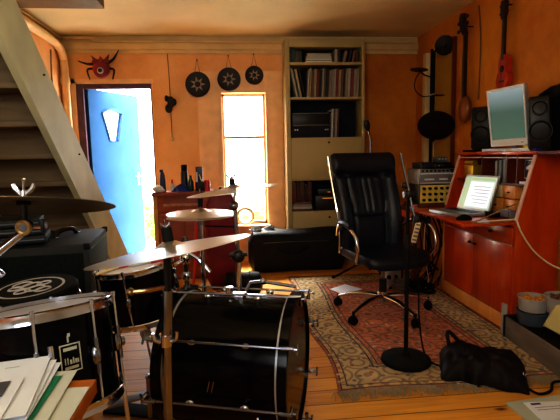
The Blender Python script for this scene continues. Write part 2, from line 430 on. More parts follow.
# window 1
wf = MB('framelt').box(WX0, WX0 + .025, BY + .1, BY + .15, WZ0, WZ1).box(WX1 - .025, WX1, BY + .1, BY + .15, WZ0, WZ1).box(WX0, WX1, BY + .1, BY + .15, WZ1 - .025, WZ1).box(WX0, WX1, BY + .1, BY + .15, WZ0, WZ0 + .03)
wo = struct(wf.build('window_1'))
MB('transom').box(WX0 + .025, WX1 - .025, BY + .09, BY + .16, 1.445, 1.478, .004).build('transom_bar', wo)
MB('glass').box(WX0 + .025, WX1 - .025, BY + .122, BY + .126, WZ0 + .03, 1.445).box(WX0 + .025, WX1 - .025, BY + .122, BY + .126, 1.478, WZ1 - .025).build('glass_pane', wo)
# door 1 (opened outward), frame and leaf
df = MB('doorframe').box(DX0, DX0 + .075, BY, BY + .09, 0, DZ).box(DX0 + .075, DX1, BY, BY + .09, DZ - .05, DZ).box(DX1 - .015, DX1, BY, BY + .09, 0, DZ - .05)
dfo = struct(df.build('trim_4'))
struct(MB('greyboard').box(DX0, DX1, BY, BY + .25, 0, .03, .004).build('trim_5'))
def grad(mm, lo, hi, z0, z1, st):
    N = mm.node_tree.nodes; L = mm.node_tree.links; b = N['Principled BSDF']; g_ = N.new('ShaderNodeNewGeometry'); s_ = N.new('ShaderNodeSeparateXYZ'); L.new(g_.outputs['Position'], s_.inputs[0])
    mr = N.new('ShaderNodeMapRange'); mr.inputs['From Min'].default_value = z0; mr.inputs['From Max'].default_value = z1; L.new(s_.outputs['Z'], mr.inputs['Value'])
    rp = N.new('ShaderNodeValToRGB'); rp.color_ramp.elements[0].color = (*lo, 1); rp.color_ramp.elements[1].color = (*hi, 1); e = rp.color_ramp.elements.new(.55); e.color = (lo[0] * .75, lo[1] * .78, lo[2] * .95, 1)
    L.new(mr.outputs[0], rp.inputs['Fac']); L.new(rp.outputs['Color'], b.inputs['Emission Color']); b.inputs['Emission Strength'].default_value = st
grad(M['screen'], (.12, .21, .15), (.40, .48, .50), 1.33, 1.68, .55)
ang = math.atan2(.73, .40)
DF = MX.Translation((-1.60, 5.46, 0)) @ MX.Rotation(ang, 4, 'Z') @ MX.Rotation(PI / 2, 4, 'X')   # local x along leaf, y up, z = thickness
hole = [(.20, 1.775), (.28, 1.815), (.366, 1.83), (.45, 1.82), (.53, 1.785), (.444, 1.456), (.30, 1.456)]
dl = MB('blue'); Lf = .83
for poly in ([(0, .02), (Lf, .02), (Lf, 1.456), (0, 1.456)], [(0, 1.456), (.30, 1.456), (.20, 1.775), (0, 1.775)], [(.444, 1.456), (Lf, 1.456), (Lf, 1.785), (.53, 1.785)],
             [(0, 1.775), (.20, 1.775), (.28, 1.815), (.366, 1.83), (.366, 2.03), (0, 2.03)], [(.366, 1.83), (.45, 1.82), (.53, 1.785), (Lf, 1.785), (Lf, 2.03), (.366, 2.03)]):
    dl.prism(poly, -.02, .02, DF)
for z0, z1 in ((.15, .75), (.85, 1.35)): pass
dlo = struct(dl.build('door_1'))
mo = MB('blue2')
hp = [DF @ V((x, y, .022)) for x, y in hole]; mo.tube(hp + [hp[0]], .014, 6, smooth=False)
hp = [DF @ V((x, y, -.022)) for x, y in hole]; mo.tube(hp + [hp[0]], .014, 6, smooth=False)
mo.build('window_moulding', dlo)
MB('glass').prism(hole, -.002, .002, DF).build('glass_pane', dlo)
hd = MB('chromed')
for s_ in (1, -1):
    hd.prism([(.745, .90), (.775, .90), (.775, 1.06), (.745, 1.06)], .02 * s_, .026 * s_, DF)
    hd.tube([DF @ V((.76, 1.02, .02 * s_)), DF @ V((.76, 1.02, .065 * s_)), DF @ V((.65, 1.02, .065 * s_))], .009, 8, smooth=False)
hd.build('lever_handle', dlo)
# beam and stair opening at the ceiling
struct(MB('beam').box(LX, -1.03, 3.42, 4.18, 2.50, CZ, .004).build('trim_6'))
struct(MB('ceil').box(-1.02, -.99, 1.2, 3.42, 2.50, CZ, .004).build('trim_7'))

# heating pipes
p = thing('heating_pipe', 'pale orange painted pipe bending down the left corner of the wall', 'pipe', (-1.76, 5.3, 0))
MB('pipe').tube([(-1.77, 3.6, 2.45), (-1.77, 4.9, 2.45), (-1.77, 5.18, 2.43), (-1.77, 5.30, 2.33), (-1.77, 5.32, 2.15), (-1.77, 5.32, 0)], .042, 14, n=8).build('pipe_run', p)
MB('pipe').cyl((-1.77, 5.32, 2.06), (-1.77, 5.32, 2.12), .05).build('pipe_collar', p)
tag(MB('cornice').tube([(-1.79, 3.4, 2.545), (-1.79, 5.25, 2.545), (-1.76, 5.335, 2.545), (-1.5, 5.34, 2.545), (-1.46, 5.34, 2.53), (-1.42, 5.345, 2.515), (-1.0, 5.345, 2.512), (2.15, 5.345, 2.512)], .013, 8, n=4).build('water_pipe'),
    'thin ochre pipe running just under the ceiling along the door wall', 'pipe')
tag(MB('string').tube([(-1.80, 5.05, 2.36), (-1.80, 5.02, 2.0), (-1.80, 5.08, 1.3), (-1.80, 5.06, .4)], .008, 6).build('wall_wire'), 'dark thin cable running down the orange left wall beside the pipe', 'cable')

# ------------------------------------------------------------------ staircase
st = thing('staircase', 'steep wooden staircase with greenish painted side board and dark closed steps', 'staircase', (-1.4, 4.6, 0))
sl = .875; F_ = MX(((0, 0, 1, 0), (1, 0, 0, 0), (0, 1, 0, 0), (0, 0, 0, 1)))    # local (x,y,z)->(Y,Z,X)
def zu(y): return 1.375 - sl * (y - 3.2)
def zl(y): return 1.363 - .88 * (y - 2.825)
yt = 3.2 - (CZ - 1.375) / sl
poly = [(4.37, 0), (4.77, 0), (4.77, 0.001), (yt, CZ), (2.825 - (CZ - 1.363) / .88, CZ)]
for i, x in enumerate((-1.07, -1.80)):
    s_ = MB('stair').prism([(4.33, 0), (4.89, 0), (1.83, CZ), (1.44, CZ)], x, x + .04, F_).build('stringer', st)
n = 13; dz = CZ / (n + 1)
for k in range(1, n + 1):
    z = CZ - dz * k; y = 3.2 - (z - 1.375) / sl - .06
    MB('tread').box(-1.76, -1.07, y - .23, y + .02, z - .035, z, .004).build('tread', st)
    MB('tread').box(-1.76, -1.07, y - .20, y - .185, z, z + dz - .035).build('riser', st)
sc_ = MB('knob')
for y in (2.75, 3.25): sc_.cyl((-1.03, y, zu(y) - .05), (-1.02, y, zu(y) - .05), .006, seg=8)
sc_.build('nail_head', st)

# ------------------------------------------------------------------ wall ornaments on the back wall
def star_disc(x, z, r, label):
    o = thing('wall_disc', label, 'wall ornament', (x, 5.36, z - r), 'round black discs with a star pattern hung over the window')
    yb = 5.355
    MB('discb').lathe([(0, 0), (r * .98, 0), (r, .006), (r, .018), (r * .96, .026), (r * .9, .022), (0, .022)], (x, yb + .01, z), (0, -1, 0), 40).build('disc_body', o)
    a = MB('discl')
    for k in range(7):
        t = 2 * PI * k / 7; F = MX.Translation((x, yb - .013, z)) @ MX.Rotation(PI / 2, 4, 'X') @ MX.Rotation(t, 4, 'Z')
        a.prism([(.22 * r, 0), (.32 * r, .10 * r), (.62 * r, 0), (.32 * r, -.10 * r)], 0, .003, F)
    a.torus((x, yb - .013, z), (0, 1, 0), r * .27, .005, 24, 6)
    a.build('star_pattern', o)
    MB('string').tube([(x - .03, yb, z + r * .9), (x, yb - .005, z + r + .13), (x + .03, yb, z + r * .9)], .0035, 6, smooth=False).cyl((x, 5.40, z + r + .13), (x, yb - .012, z + r + .13), .006, seg=8).build('hanging_string', o)
star_disc(-.358, 2.052, .138, 'largest black star-patterned disc hung on the wall left of the window')
star_disc(-.008, 2.106, .130, 'middle black star-patterned disc hung over the window')
star_disc(.278, 2.149, .104, 'smallest black star-patterned disc hung over the right of the window')

o = thing('horned_creature_ornament', 'red and black horned creature sculpture hung above the blue door', 'wall ornament', (-1.388, 5.35, 2.1))
X0, Z0, Y0 = -1.39, 2.225, 5.345
MB('masked').ell((X0, Y0, Z0), (.095, .045, .10)).ell((X0 - .05, Y0 - .01, Z0 + .07), (.045, .035, .03)).ell((X0 + .05, Y0 - .01, Z0 + .07), (.045, .035, .03)).prism([(-.07, .06), (-.10, .14), (-.03, .09), (0, .13), (.03, .09), (.09, .15), (.07, .06)], -.01, .01, MX.Translation((X0, Y0, Z0)) @ MX.Rotation(PI / 2, 4, 'X')).build('creature_body', o)
MB('discb').tube([(X0 - .07, Y0, Z0 + .05), (X0 - .14, Y0 - .02, Z0 + .045), (X0 - .23, Y0 - .03, Z0 + .075)], .02, 8, r1=.005).build('horn', o)
MB('discb').tube([(X0 + .07, Y0, Z0 + .06), (X0 + .14, Y0 - .02, Z0 + .10), (X0 + .20, Y0 - .03, Z0 + .19)], .02, 8, r1=.005).build('horn', o)
for sx in (-1, 1): MB('discb').tube([(X0 + sx * .08, Y0, Z0), (X0 + sx * .14, Y0 - .03, Z0 - .02), (X0 + sx * .12, Y0 - .03, Z0 - .12)], .014, 8, r1=.007).build('creature_leg', o)
MB('silver').ell((X0, Y0 - .05, Z0 - .03), (.035, .018, .035)).m('discb').ell((X0, Y0 - .065, Z0 - .03), (.022, .012, .022)).build('creature_face', o)

o = thing('hanging_bell_cluster', 'small dark carved ornament hanging from a long cord beside the door', 'wall ornament', (-.67, 5.36, 1.75))
MB('discb').box(-.70, -.64, 5.33, 5.38, 1.80, 1.92, .012).ell((-.69, 5.35, 1.79), (.04, .03, .05)).ell((-.63, 5.35, 1.86), (.03, .025, .04)).ell((-.71, 5.35, 1.90), (.02, .02, .035)).build('carved_body', o)
MB('string').tube([(-.68, 5.385, 2.39), (-.672, 5.375, 2.1), (-.67, 5.365, 1.92)], .004, 6).tube([(-.67, 5.365, 1.8), (-.672, 5.375, 1.6), (-.67, 5.38, 1.46)], .004, 6).build('cord', o)
MB('panell').ell((-.67, 5.38, 1.45), (.02, .015, .025)).build('cord_end_bead', o)

# pale ring in the window
tag(MB('straw').torus((.13, 5.365, .545), (.1, 1, .1), .092, .018, 36, 10).build('wreath'), 'pale straw-coloured ring wreath standing on the window sill', 'wreath')

# ------------------------------------------------------------------ red cabinet with clutter (below, left of the window)
o = thing('tool_cabinet', 'low reddish-brown wooden cabinet between the door and the window', 'cabinet', (-.52, 4.83, 0))
MB('cabred').box(-.79, -.24, 4.68, 5.05, 0, .86, .006).build('carcass', o)
MB('cabred').box(-.81, -.22, 4.66, 5.07, .86, .90, .006).build('cabinet_top', o)
MB('cabor').box(-.80, -.76, 4.665, 4.68, 0, .86).build('side_post', o)
dd = MB('cabred').box(-.75, -.25, 4.665, 4.68, .70, .845, .004).build('drawer', o)
MB('cabredl').box(-.70, -.30, 4.657, 4.665, .76, .785).build('drawer_strip', dd)
for x0, x1 in ((-.75, -.505), (-.495, -.25)):
    d_ = MB('cabred').box(x0, x1, 4.665, 4.68, .03, .69, .004).build('cabinet_door', o)
    MB('knob').ell(((x1 - .03) if x0 < -.6 else (x0 + .03), 4.655, .40), (.012, .012, .012), 10, 6).build('knob', d_)
T = .90
tag(MB('whitecl').ell((-.755, 4.72, T + .035), (.055, .045, .035)).ell((-.72, 4.70, T + .02), (.04, .03, .02)).build('rag'), 'crumpled white rag on the left corner of the red cabinet', 'cloth')
a = thing('spray_bottle', 'slim dark blue bottle standing at the left end of the red cabinet', 'bottle', (-.715, 4.80, T))
MB('dblue').lathe([(0, 0), (.028, 0), (.03, .01), (.028, .12), (.022, .17), (.014, .20), (0, .20)], (-.715, 4.80, T), seg=18, sy=.7).build('bottle_body', a)
MB('dblue').box(-.74, -.705, 4.79, 4.81, T + .195, T + .225, .004).build('bottle_cap', a)
a = thing('glue_bottle', 'small whitish bottle with a red cap on the red cabinet', 'bottle', (-.612, 4.74, T))
MB('silver').lathe([(0, 0), (.022, 0), (.024, .06), (.016, .085), (0, .085)], (-.612, 4.74, T), seg=16).build('bottle_body', a)
MB('redp').lathe([(0, .085), (.012, .085), (.008, .125), (0, .125)], (-.612, 4.74, T), seg=12).build('bottle_cap', a)
tag(MB('bluecl').sheet(lambda u, v: (-.62 + .19 * u, 4.69 + .12 * v, T + .004 + .075 * math.sin(PI * min(1, u * 1.0)) * math.sin(PI * v) * (1 + .3 * NZ.noise(V((u * 5, v * 5, 1))))), 14, 10, .003).build('cloth'), 'blue cloth bundle heaped in the middle of the red cabinet top', 'cloth')
a = thing('thermos_flask', 'tall black flask standing on the red cabinet', 'flask', (-.50, 4.86, T))
MB('black').lathe([(0, 0), (.038, 0), (.04, .02), (.038, .19), (.03, .205), (0, .205)], (-.50, 4.86, T), seg=20).build('flask_body', a)
MB('blackm').lathe([(0, .205), (.032, .205), (.032, .26), (.027, .268), (0, .268)], (-.50, 4.86, T), seg=20).build('flask_cup', a)
tag(MB('dgreen').lathe([(0, 0), (.027, 0), (.03, .01), (.03, .09), (.012, .13), (.012, .16), (0, .16)], (-.43, 4.76, T), seg=18).build('bottle'), 'short dark green bottle between the black flask and the tool tub', 'bottle')
a = thing('tool_tub', 'dark tub of upright tools near the right end of the red cabinet', 'tub', (-.34, 4.80, T))
MB('discb').box(-.385, -.29, 4.76, 4.85, T, T + .09, .01).build('tub_body', a)
MB('dblue').box(-.38, -.31, 4.80, 4.83, T + .09, T + .245, .005).m('silver').box(-.375, -.36, 4.77, 4.79, T + .09, T + .19).m('brass').cyl((-.32, 4.775, T + .09), (-.345, 4.775, T + .17), .006, seg=8).build('tool', a)
tag(MB('redp').lathe([(0, 0), (.03, 0), (.03, .1), (.024, .11), (0, .11)], (-.262, 4.75, T), seg=18).build('tin_can'), 'red tin can at the right end of the red cabinet', 'can')

# red drum case behind the hi-hat
o = thing('drum_case', 'dark red fabric case standing behind the hi-hat', 'case', (-.10, 4.35, 0))
def rrect(x0, x1, y0, y1, z, r, k=6):
    pts = []
    for cx, cy, a0 in ((x1 - r, y1 - r, 0), (x0 + r, y1 - r, PI / 2), (x0 + r, y0 + r, PI), (x1 - r, y0 + r, 1.5 * PI)):
        for i in range(k + 1): a = a0 + PI / 2 * i / k; pts.append((cx + r * math.cos(a), cy + r * math.sin(a), z))
    return pts
def softbox(mb, x0, x1, y0, y1, z0, z1, r, e=.03, lump=0., seed=0):
    rows = []
    N_ = 8
    for i in range(N_ + 1):
        t = i / N_; z = z0 + (z1 - z0) * t
        dd_ = min(t, 1 - t) * (z1 - z0); ins = e - math.sqrt(max(0, e * e - (e - min(dd_, e)) ** 2)) if dd_ < e else 0
        rows.append([(p[0] + lump * NZ.noise(V((p[0] * 6, p[1] * 6, z * 6 + seed))), p[1] + lump * NZ.noise(V((p[0] * 6 + 9, p[1] * 6, z * 6 + seed))), z + (lump * NZ.noise(V((p[0] * 5, p[1] * 5, seed))) if i == N_ else 0)) for p in rrect(x0 + ins, x1 - ins, y0 + ins, y1 - ins, z, max(r - ins, .005))])
    mb.loft(rows)
softb = MB('redcase'); softbox(softb, -.27, .03, 4.2, 4.5, .0, .90, .06, .05, .012, 3); softb.build('case_body', o)
MB('blackm').tube([(-.27, 4.195, .62), (.03, 4.195, .60)], .006, 6).tube([(-.12, 4.2, .9), (-.12, 4.28, .95), (-.12, 4.4, .95), (-.12, 4.46, .9)], .012, 8).build('carry_strap', o)
tag(MB('redp').tube([(-.36, 4.1, .30), (-.33, 4.12, .75), (-.27, 4.14, .80)], .012, 8).m('redp').tube([(-.36, 4.1, .30), (-.40, 4.1, 0)], .012, 8).build('curved_red_tube'), 'thin bent red tube standing behind the hi-hat', 'tube')

# ------------------------------------------------------------------ long black gig bag along the back wall
o = thing('long_gig_bag', 'long black padded bag lying along the wall under the window', 'bag', (.62, 4.93, 0))
rows = []
for i in range(21):
    t = i / 20; x = .14 + 1.05 * t; e = min(1, (t + .02) * 14) ** .5 * min(1, (1.02 - t) * 14) ** .5
    rr = []
    for k in range(24):
        a = 2 * PI * k / 24; ca, sa = math.cos(a), math.sin(a)
        ca = math.copysign(abs(ca) ** .5, ca); sa = math.copysign(abs(sa) ** .5, sa)
        rr.append((x, 4.895 + .17 * ca * e, .225 + .222 * sa * e * (1 + .03 * math.sin(t * 9))))
    rows.append(rr)
MB('bagcloth').loft(rows).build('bag_body', o)
MB('blackm').tube([(.45, 4.722, .28), (.52, 4.68, .24), (.66, 4.675, .23), (.78, 4.722, .28)], .012, 8).build('carry_handle', o)
MB('chromed').tube([(.18, 4.735, .33), (.6, 4.722, .34), (1.15, 4.735, .33)], .003, 6).build('zipper', o)
# clutter on the bag
for i, (x, y, r, lab) in enumerate(((.22, 4.88, .06, 'tangled grey cable coil at the left end of the long black bag'), (.36, 4.90, .055, 'small cable coil beside the window on the long black bag'))):
    c_ = MB('greyd'); zz = .455
    for q in range(4): c_.torus((x + .01 * q, y, zz + .009 * q), (.15 * math.sin(q), .1 * q, 1), r - .006 * q, .006, 24, 6)
    tag(c_.build('cable_coil'), lab, 'cable', 'cable coils on the long black bag')
o = thing('round_bag', 'small black cylindrical bag lying on the floorboards in front of the red case', 'bag', (.08, 4.3, 0))
rows = []
for i in range(13):
    t = i / 12; e = min(1, (t + .01) * 9) ** .5 * min(1, (1.01 - t) * 9) ** .5
    rows.append([(-.12 + .36 * t, 4.08 - .02 * t + .10 * e * math.cos(2 * PI * k / 20), .105 + .10 * e * math.sin(2 * PI * k / 20)) for k in range(20)])
MB('bagcloth').loft(rows).build('bag_body', o)
for x in (.12, 0): MB('rubber').torus((x, 4.067, .105), (1, 0, 0), .102, .006, 28, 6).build('strap', o)

# ------------------------------------------------------------------ tall shelf
o = thing('tall_shelf_unit', 'tall cream shelf unit with open shelves and a closed drop-down panel', 'shelf unit', (1.04, 5.23, 0))
SX0, SX1, SY0, SY1 = .60, 1.48, 5.08, 5.365
MB('shelf').box(SX0, SX0 + .05, SY0, SY1, 0, 2.49, .003).build('side_panel', o)
MB('shelf').box(SX1 - .03, SX1, SY0, SY1, 0, 2.49, .003).build('side_panel', o)
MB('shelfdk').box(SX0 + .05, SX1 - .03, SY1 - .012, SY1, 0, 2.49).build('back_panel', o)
MB('shelf').box(SX0 + .05, SX1 - .03, SY0, SY1, 2.40, 2.49, .003).build('top_panel', o)
for z0, z1 in ((2.213, 2.241), (1.845, 1.870), (1.415, 1.431), (.955, .969), (.595, .611), (0, .06)):
    MB('shelf').box(SX0 + .05, SX1 - .03, SY0 + .004, SY1 - .012, z0, z1, .002).build('shelf_board', o)
d_ = MB('shelf').box(SX0 + .052, SX1 - .032, SY0 - .012, SY0 + .008, .972, 1.428, .003).build('drop_door', o)
MB('knob').ell((1.07, SY0 - .02, 1.375), (.012, .012, .012), 10, 6).build('knob', d_)
d_ = MB('shelf').box(SX0 + .052, SX1 - .032, SY0 - .012, SY0 + .008, .05, .60, .003).build('lower_door', o)
MB('knob').ell((1.07, SY0 - .02, .54), (.012, .012, .012), 10, 6).build('knob', d_)
bi = [0]
def book(x, z, w_, h, dep, col, label, group, tilt=0., cat='book', y=None, name='book'):
    bi[0] += 1
    mn = 'bk%d' % bi[0]; M[mn] = mat('book_cover_%d' % bi[0], col, .6, vary=.12)
    y0 = SY0 + .03 if y is None else y
    R = MX.Rotation(tilt, 3, 'Y'); cc = (x if tilt <= 0 else x + w_, 0, z)
    o = thing(name, label, cat, (x + w_ / 2, y0 + dep / 2, z), group)
    cc = (x + (w_ if tilt > 0 else 0), y0, z)
    b_ = MB(mn).box(x, x + w_, y0, y0 + dep, z, z + h, min(.003, w_ * .3), R, cc).build('cover', o)
    MB('paperc').box(x + w_ * .18, x + w_ * .82, y0 + .006, y0 + dep - .004, z + h - .001, z + h + .0015, 0, R, cc).build('page_block', o)
    return o
ORD = 'first second third fourth fifth sixth seventh eighth ninth tenth eleventh twelfth thirteenth fourteenth fifteenth sixteenth seventeenth eighteenth nineteenth twentieth twenty-first twenty-second twenty-third twenty-fourth twenty-fifth twenty-sixth twenty-seventh twenty-eighth twenty-ninth thirtieth'.split()
# top shelf
z = 2.242
for i, (x, w_, h, c_, cn) in enumerate(((.66, .03, .135, (.03, .05, .05), 'black'), (.692, .025, .14, (.02, .10, .10), 'dark teal'), (.72, .04, .125, (.10, .08, .06), 'brown'), (.762, .025, .13, (.05, .09, .07), 'dark green'))):
    book(x, z, w_, h, .2, c_, '%s book, %s from the left on the top shelf' % (cn, ORD[i]), 'books on the top shelf')
for i, (h, c_, cn) in enumerate(((.022, (.05, .04, .06), 'dark'), (.026, (.20, .09, .04), 'brown'), (.020, (.30, .22, .12), 'tan'), (.018, (.03, .03, .05), 'black'), (.012, (.55, .32, .03), 'yellow'))):
    zz = z + sum(((.022, .026, .020, .018, .012))[:i])
    M['fl%d' % i] = mat('flat_book_%d' % i, c_, .6, vary=.1)
    o2 = thing('book', '%s book lying flat in the pile on the top shelf, %s from the bottom' % (cn, ORD[i]), 'book', (.97, 5.2, zz), 'books lying flat on the top shelf')
    MB('fl%d' % i).box(.82 + .006 * i, 1.13 - .004 * i, 5.11, 5.33, zz, zz + h - .001, .002).build('cover', o2)
    MB('paperc').box(.83 + .006 * i, 1.12 - .004 * i, 5.108, 5.112, zz + .003, zz + h - .004).build('page_block', o2)
for i, (x, w_, h, c_, cn, tl) in enumerate(((1.15, .035, .14, (.36, .33, .26), 'cream', 0), (1.19, .025, .13, (.05, .04, .05), 'black', 0), (1.235, .035, .125, (.18, .15, .12), 'grey-brown', .25), (1.30, .022, .13, (.04, .04, .06), 'dark blue', .2), (1.345, .025, .13, (.22, .09, .06), 'rust', .15), (1.39, .025, .135, (.10, .06, .05), 'maroon', 0))):
    book(x, z, w_, h, .2, c_, '%s book on the top shelf, %s to the right of the flat pile' % (cn, ORD[i]), 'books on the top shelf', tl)
# records
z = 1.871; x = .718; i = 0
pal = [((.42, .40, .35), 'off-white'), ((.04, .04, .05), 'black'), ((.33, .28, .20), 'beige'), ((.25, .06, .04), 'dark red'), ((.10, .10, .14), 'navy'), ((.40, .34, .22), 'cream'), ((.18, .12, .08), 'brown'), ((.30, .30, .30), 'grey')]
seq = [0, 5, 1, 0, 5, 6, 2, 3, 1, 0, 6, 1, 2, 7, 0, 3, 5, 6, 1, 2, 0, 3, 7, 5, 2, 0]
while x < 1.415 and i < 26:
    w_ = random.choice((.014, .018, .022, .026)); c_, cn = pal[seq[i]]
    h = .30 + random.uniform(-.012, .015); tl = 0
    if i < 3: tl = -.20
    elif i < 9: tl = .06
    else: tl = .05
    book(x + (.0 if i < 3 else 0), z, w_, h, .245, c_, '%s record sleeve, %s from the left on the record shelf' % (cn, ORD[i]), 'records in a row on the second shelf', tl, 'record', SY0 + .015, 'record_sleeve')
    x += w_ + .008 + (.012 if i < 3 else 0) + (.0 if i == 2 else 0); i += 1
# stereo on third shelf
z = 1.432
o = thing('stereo_receiver', 'black stereo amplifier with two silver knobs on the third shelf', 'stereo', (.87, 5.2, z))
MB('black').box(.67, 1.09, 5.10, 5.34, z, z + .13, .004).build('receiver_body', o)
MB('shelfdk').box(.675, 1.085, 5.098, 5.101, z + .01, z + .12).build('front_plate', o)
for kx in (.70, .725, 1.04, 1.065): MB('silver').cyl((kx, 5.10, z + .085), (kx, 5.085, z + .085), .009, seg=12).build('knob', o)
o = thing('cassette_deck', 'black tape deck stacked on the stereo amplifier on the third shelf', 'stereo', (.87, 5.2, z + .132))
MB('black').box(.67, 1.09, 5.10, 5.34, z + .132, z + .27, .004).build('deck_body', o)
MB('chromed').box(.68, 1.08, 5.095, 5.10, z + .134, z + .139).box(.68, 1.08, 5.095, 5.10, z + .262, z + .267).build('trim_strip', o)
tag(MB('bagpurple').box(.66, 1.12, 5.11, 5.34, z + .272, z + .285, .003, MX.Rotation(.03, 3, 'Y')).build('turntable_lid'), 'thin dark lid lying on top of the tape deck, slightly tilted', 'lid')
for i, (x, w_, c_, cn) in enumerate(((1.10, .022, (.42, .42, .42), 'white'), (1.127, .012, (.12, .10, .10), 'dark'), (1.145, .02, (.34, .33, .33), 'grey'), (1.172, .014, (.15, .06, .05), 'red-brown'))):
    book(x, z, w_, .31, .24, c_, '%s record sleeve leaning beside the stereo, %s from the stereo' % (cn, ORD[i]), 'records leaning beside the stereo', .04, 'record', SY0 + .015, 'record_sleeve')
# fourth opening
z = .612
for i, (x, w_, h, c_, cn) in enumerate(((.655, .05, .30, (.16, .04, .02), 'red-brown'), (.71, .035, .33, (.06, .03, .02), 'black'), (.75, .05, .31, (.10, .05, .03), 'dark brown'), (.805, .03, .28, (.04, .03, .04), 'black'), (.84, .045, .30, (.09, .03, .03), 'maroon'))):
    book(x, z + (.105 if x < .85 else 0), w_, h - .085, .2, c_, '%s binder standing below the drop-down panel, %s from the left' % (cn, ORD[i]), 'binders below the drop-down panel', 0, 'binder', 5.12, 'ring_binder')
for i in range(4):
    M['mag%d' % i] = mat('magazine_%d' % i, ((.10, .06, .06), (.42, .40, .38), (.30, .26, .24), (.16, .07, .05))[i], .6, vary=.1)
    tag(MB('mag%d' % i).box(.656 + .005 * i, .885 - .004 * i, 5.09, 5.33, z + .026 * i, z + .026 * i + .024, .003).build('magazine_bundle'), '%s paper bundle in the pile low in the shelf unit, %s from bottom' % (('dark', 'off-white', 'grey', 'brown')[i], ORD[i]), 'papers', 'paper bundles in the lower opening of the shelf unit')
o = thing('radio', 'black box with an amber display strip in the lower opening of the shelf unit', 'radio', (1.15, 5.2, z))
MB('black').box(.92, 1.42, 5.11, 5.33, z, z + .17, .005).build('radio_body', o)
MB('ledor').box(1.00, 1.16, 5.104, 5.109, z + .135, z + .142).build('display', o)
o = thing('video_recorder', 'flat black player on top of the amber-lit box in the shelf unit', 'player', (1.18, 5.2, z + .171))
MB('black').box(.95, 1.40, 5.11, 5.33, z + .171, z + .245, .004).build('player_body', o)
MB('ledor').box(1.06, 1.09, 5.104, 5.109, z + .205, z + .212).build('display', o)

# ------------------------------------------------------------------ far microphone stand behind chair
def tripod(o, c, h, R, matname='blackm', foot='rubber', a0=.3, n=3):
    for k in range(n):
        a = a0 + 2 * PI * k / n
        MB(matname).tube([(c[0], c[1], h), (c[0] + R * math.cos(a), c[1] + R * math.sin(a), .014)], .010, 8, smooth=False).build('leg', o)
        MB(foot).ell((c[0] + R * math.cos(a), c[1] + R * math.sin(a), .016), (.02, .02, .016), 10, 8).build('rubber_foot', o)
o = thing('microphone_stand', 'black tripod microphone stand behind the office chair', 'microphone stand', (1.32, 4.34, 0))
MB('blackm').cyl((1.32, 4.34, .10), (1.32, 4.34, .85), .012).m('chromed').cyl((1.32, 4.34, .85), (1.32, 4.34, 1.2), .008).build('pole', o)
tripod(o, (1.32, 4.34), .22, .36, a0=2.85)
MB('black').cyl((1.32, 4.34, .82), (1.32, 4.34, .89), .02).ell((1.32, 4.34, 1.2), (.022, .022, .03), 12, 8).build('clutch', o)
MB('chromed').tube([(1.32, 4.34, 1.2), (1.325, 4.33, 1.32), (1.31, 4.32, 1.42), (1.285, 4.31, 1.47)], .011, 8).build('gooseneck', o)
tag(MB('chrome').cyl((1.272, 4.31, 1.46), (1.285, 4.30, 1.475), .01).m('black').lathe([(0, 0), (.018, .0), (.03, .03), (.034, .06), (.027, .09), (0, .10)], (1.285, 4.31, 1.462), (-.25, -.1, 1), 18).build('microphone'), 'small dark microphone head on the stand behind the chair', 'microphone')

# ------------------------------------------------------------------ rug
RGX0, RGX1, RGY0, RGY1 = .52, 1.84, 2.24, 4.55
M['rug'] = rug_mat(RGX0, RGX1, RGY0, RGY1)
o = thing('persian_rug', 'worn oriental rug with beige border, rusty pink field and fringed end on the floorboards', 'rug', ((RGX0 + RGX1) / 2, 3.4, 0))
mb = MB('rug'); nu, nv = 40, 70; lay = mb.bm.loops.layers.uv.new('UVMap'); g = []
for i in range(nu + 1):
    row = []
    for j in range(nv + 1):
        u, v = i / nu, j / nv
        wob = .02 * math.sin(v * 7 + 1) * (1 - u) + .015 * math.sin(v * 11) * (1 - u)
        x = RGX0 + (RGX1 - RGX0) * u + wob; y = RGY0 + (RGY1 - RGY0) * v + .012 * math.sin(u * 9)
        if v < .2: x -= .025 * (1 - u) * (1 - v / .2) ; 
        if v < .30 and u > .6: y += 0.0
        zz = .007 + .003 * max(0, NZ.noise(V((x * 3, y * 3, 0))))
        row.append((mb.v((x, y, zz)), (u * (RGX1 - RGX0), v * (RGY1 - RGY0))))
    g.append(row)
for i in range(nu):
    for j in range(nv):
        q = [g[i][j], g[i + 1][j], g[i + 1][j + 1], g[i][j + 1]]
        f = mb.face([a[0] for a in q])
        for lp, a in zip(f.loops, q): lp[lay].uv = a[1]
rugo = mb.build('rug_pile', o)
sm = rugo.modifiers.new('t', 'SOLIDIFY'); sm.thickness = .005; sm.offset = -1
mb = MB('fringe'); random.seed(3)
for i in range(360):
    x = RGX0 - .03 + (RGX1 - RGX0 + .01) * (i + random.random()) / 360; y = RGY0 + .012 * math.sin((x - RGX0) / (RGX1 - RGX0) * 9) + .004
    L_ = random.uniform(.05, .10); dx = random.uniform(-.035, .035) + .02 * math.sin(i * .11)
    mb.tube([(x, y, .008), (x + dx * .5, y - L_ * .5, .008 + random.random() * .006), (x + dx, y - L_, .003)], .0022, 4, n=3)
fo = mb.build('fringe', o); fo['kind'] = 'stuff'
tag(MB('paper').prism([(.851, 4.034), (1.025, 4.167), (1.138, 3.984), (.943, 3.837)], .016, .019).build('sheet_of_paper'), 'white sheet of paper lying on the rug left of the chair', 'paper')

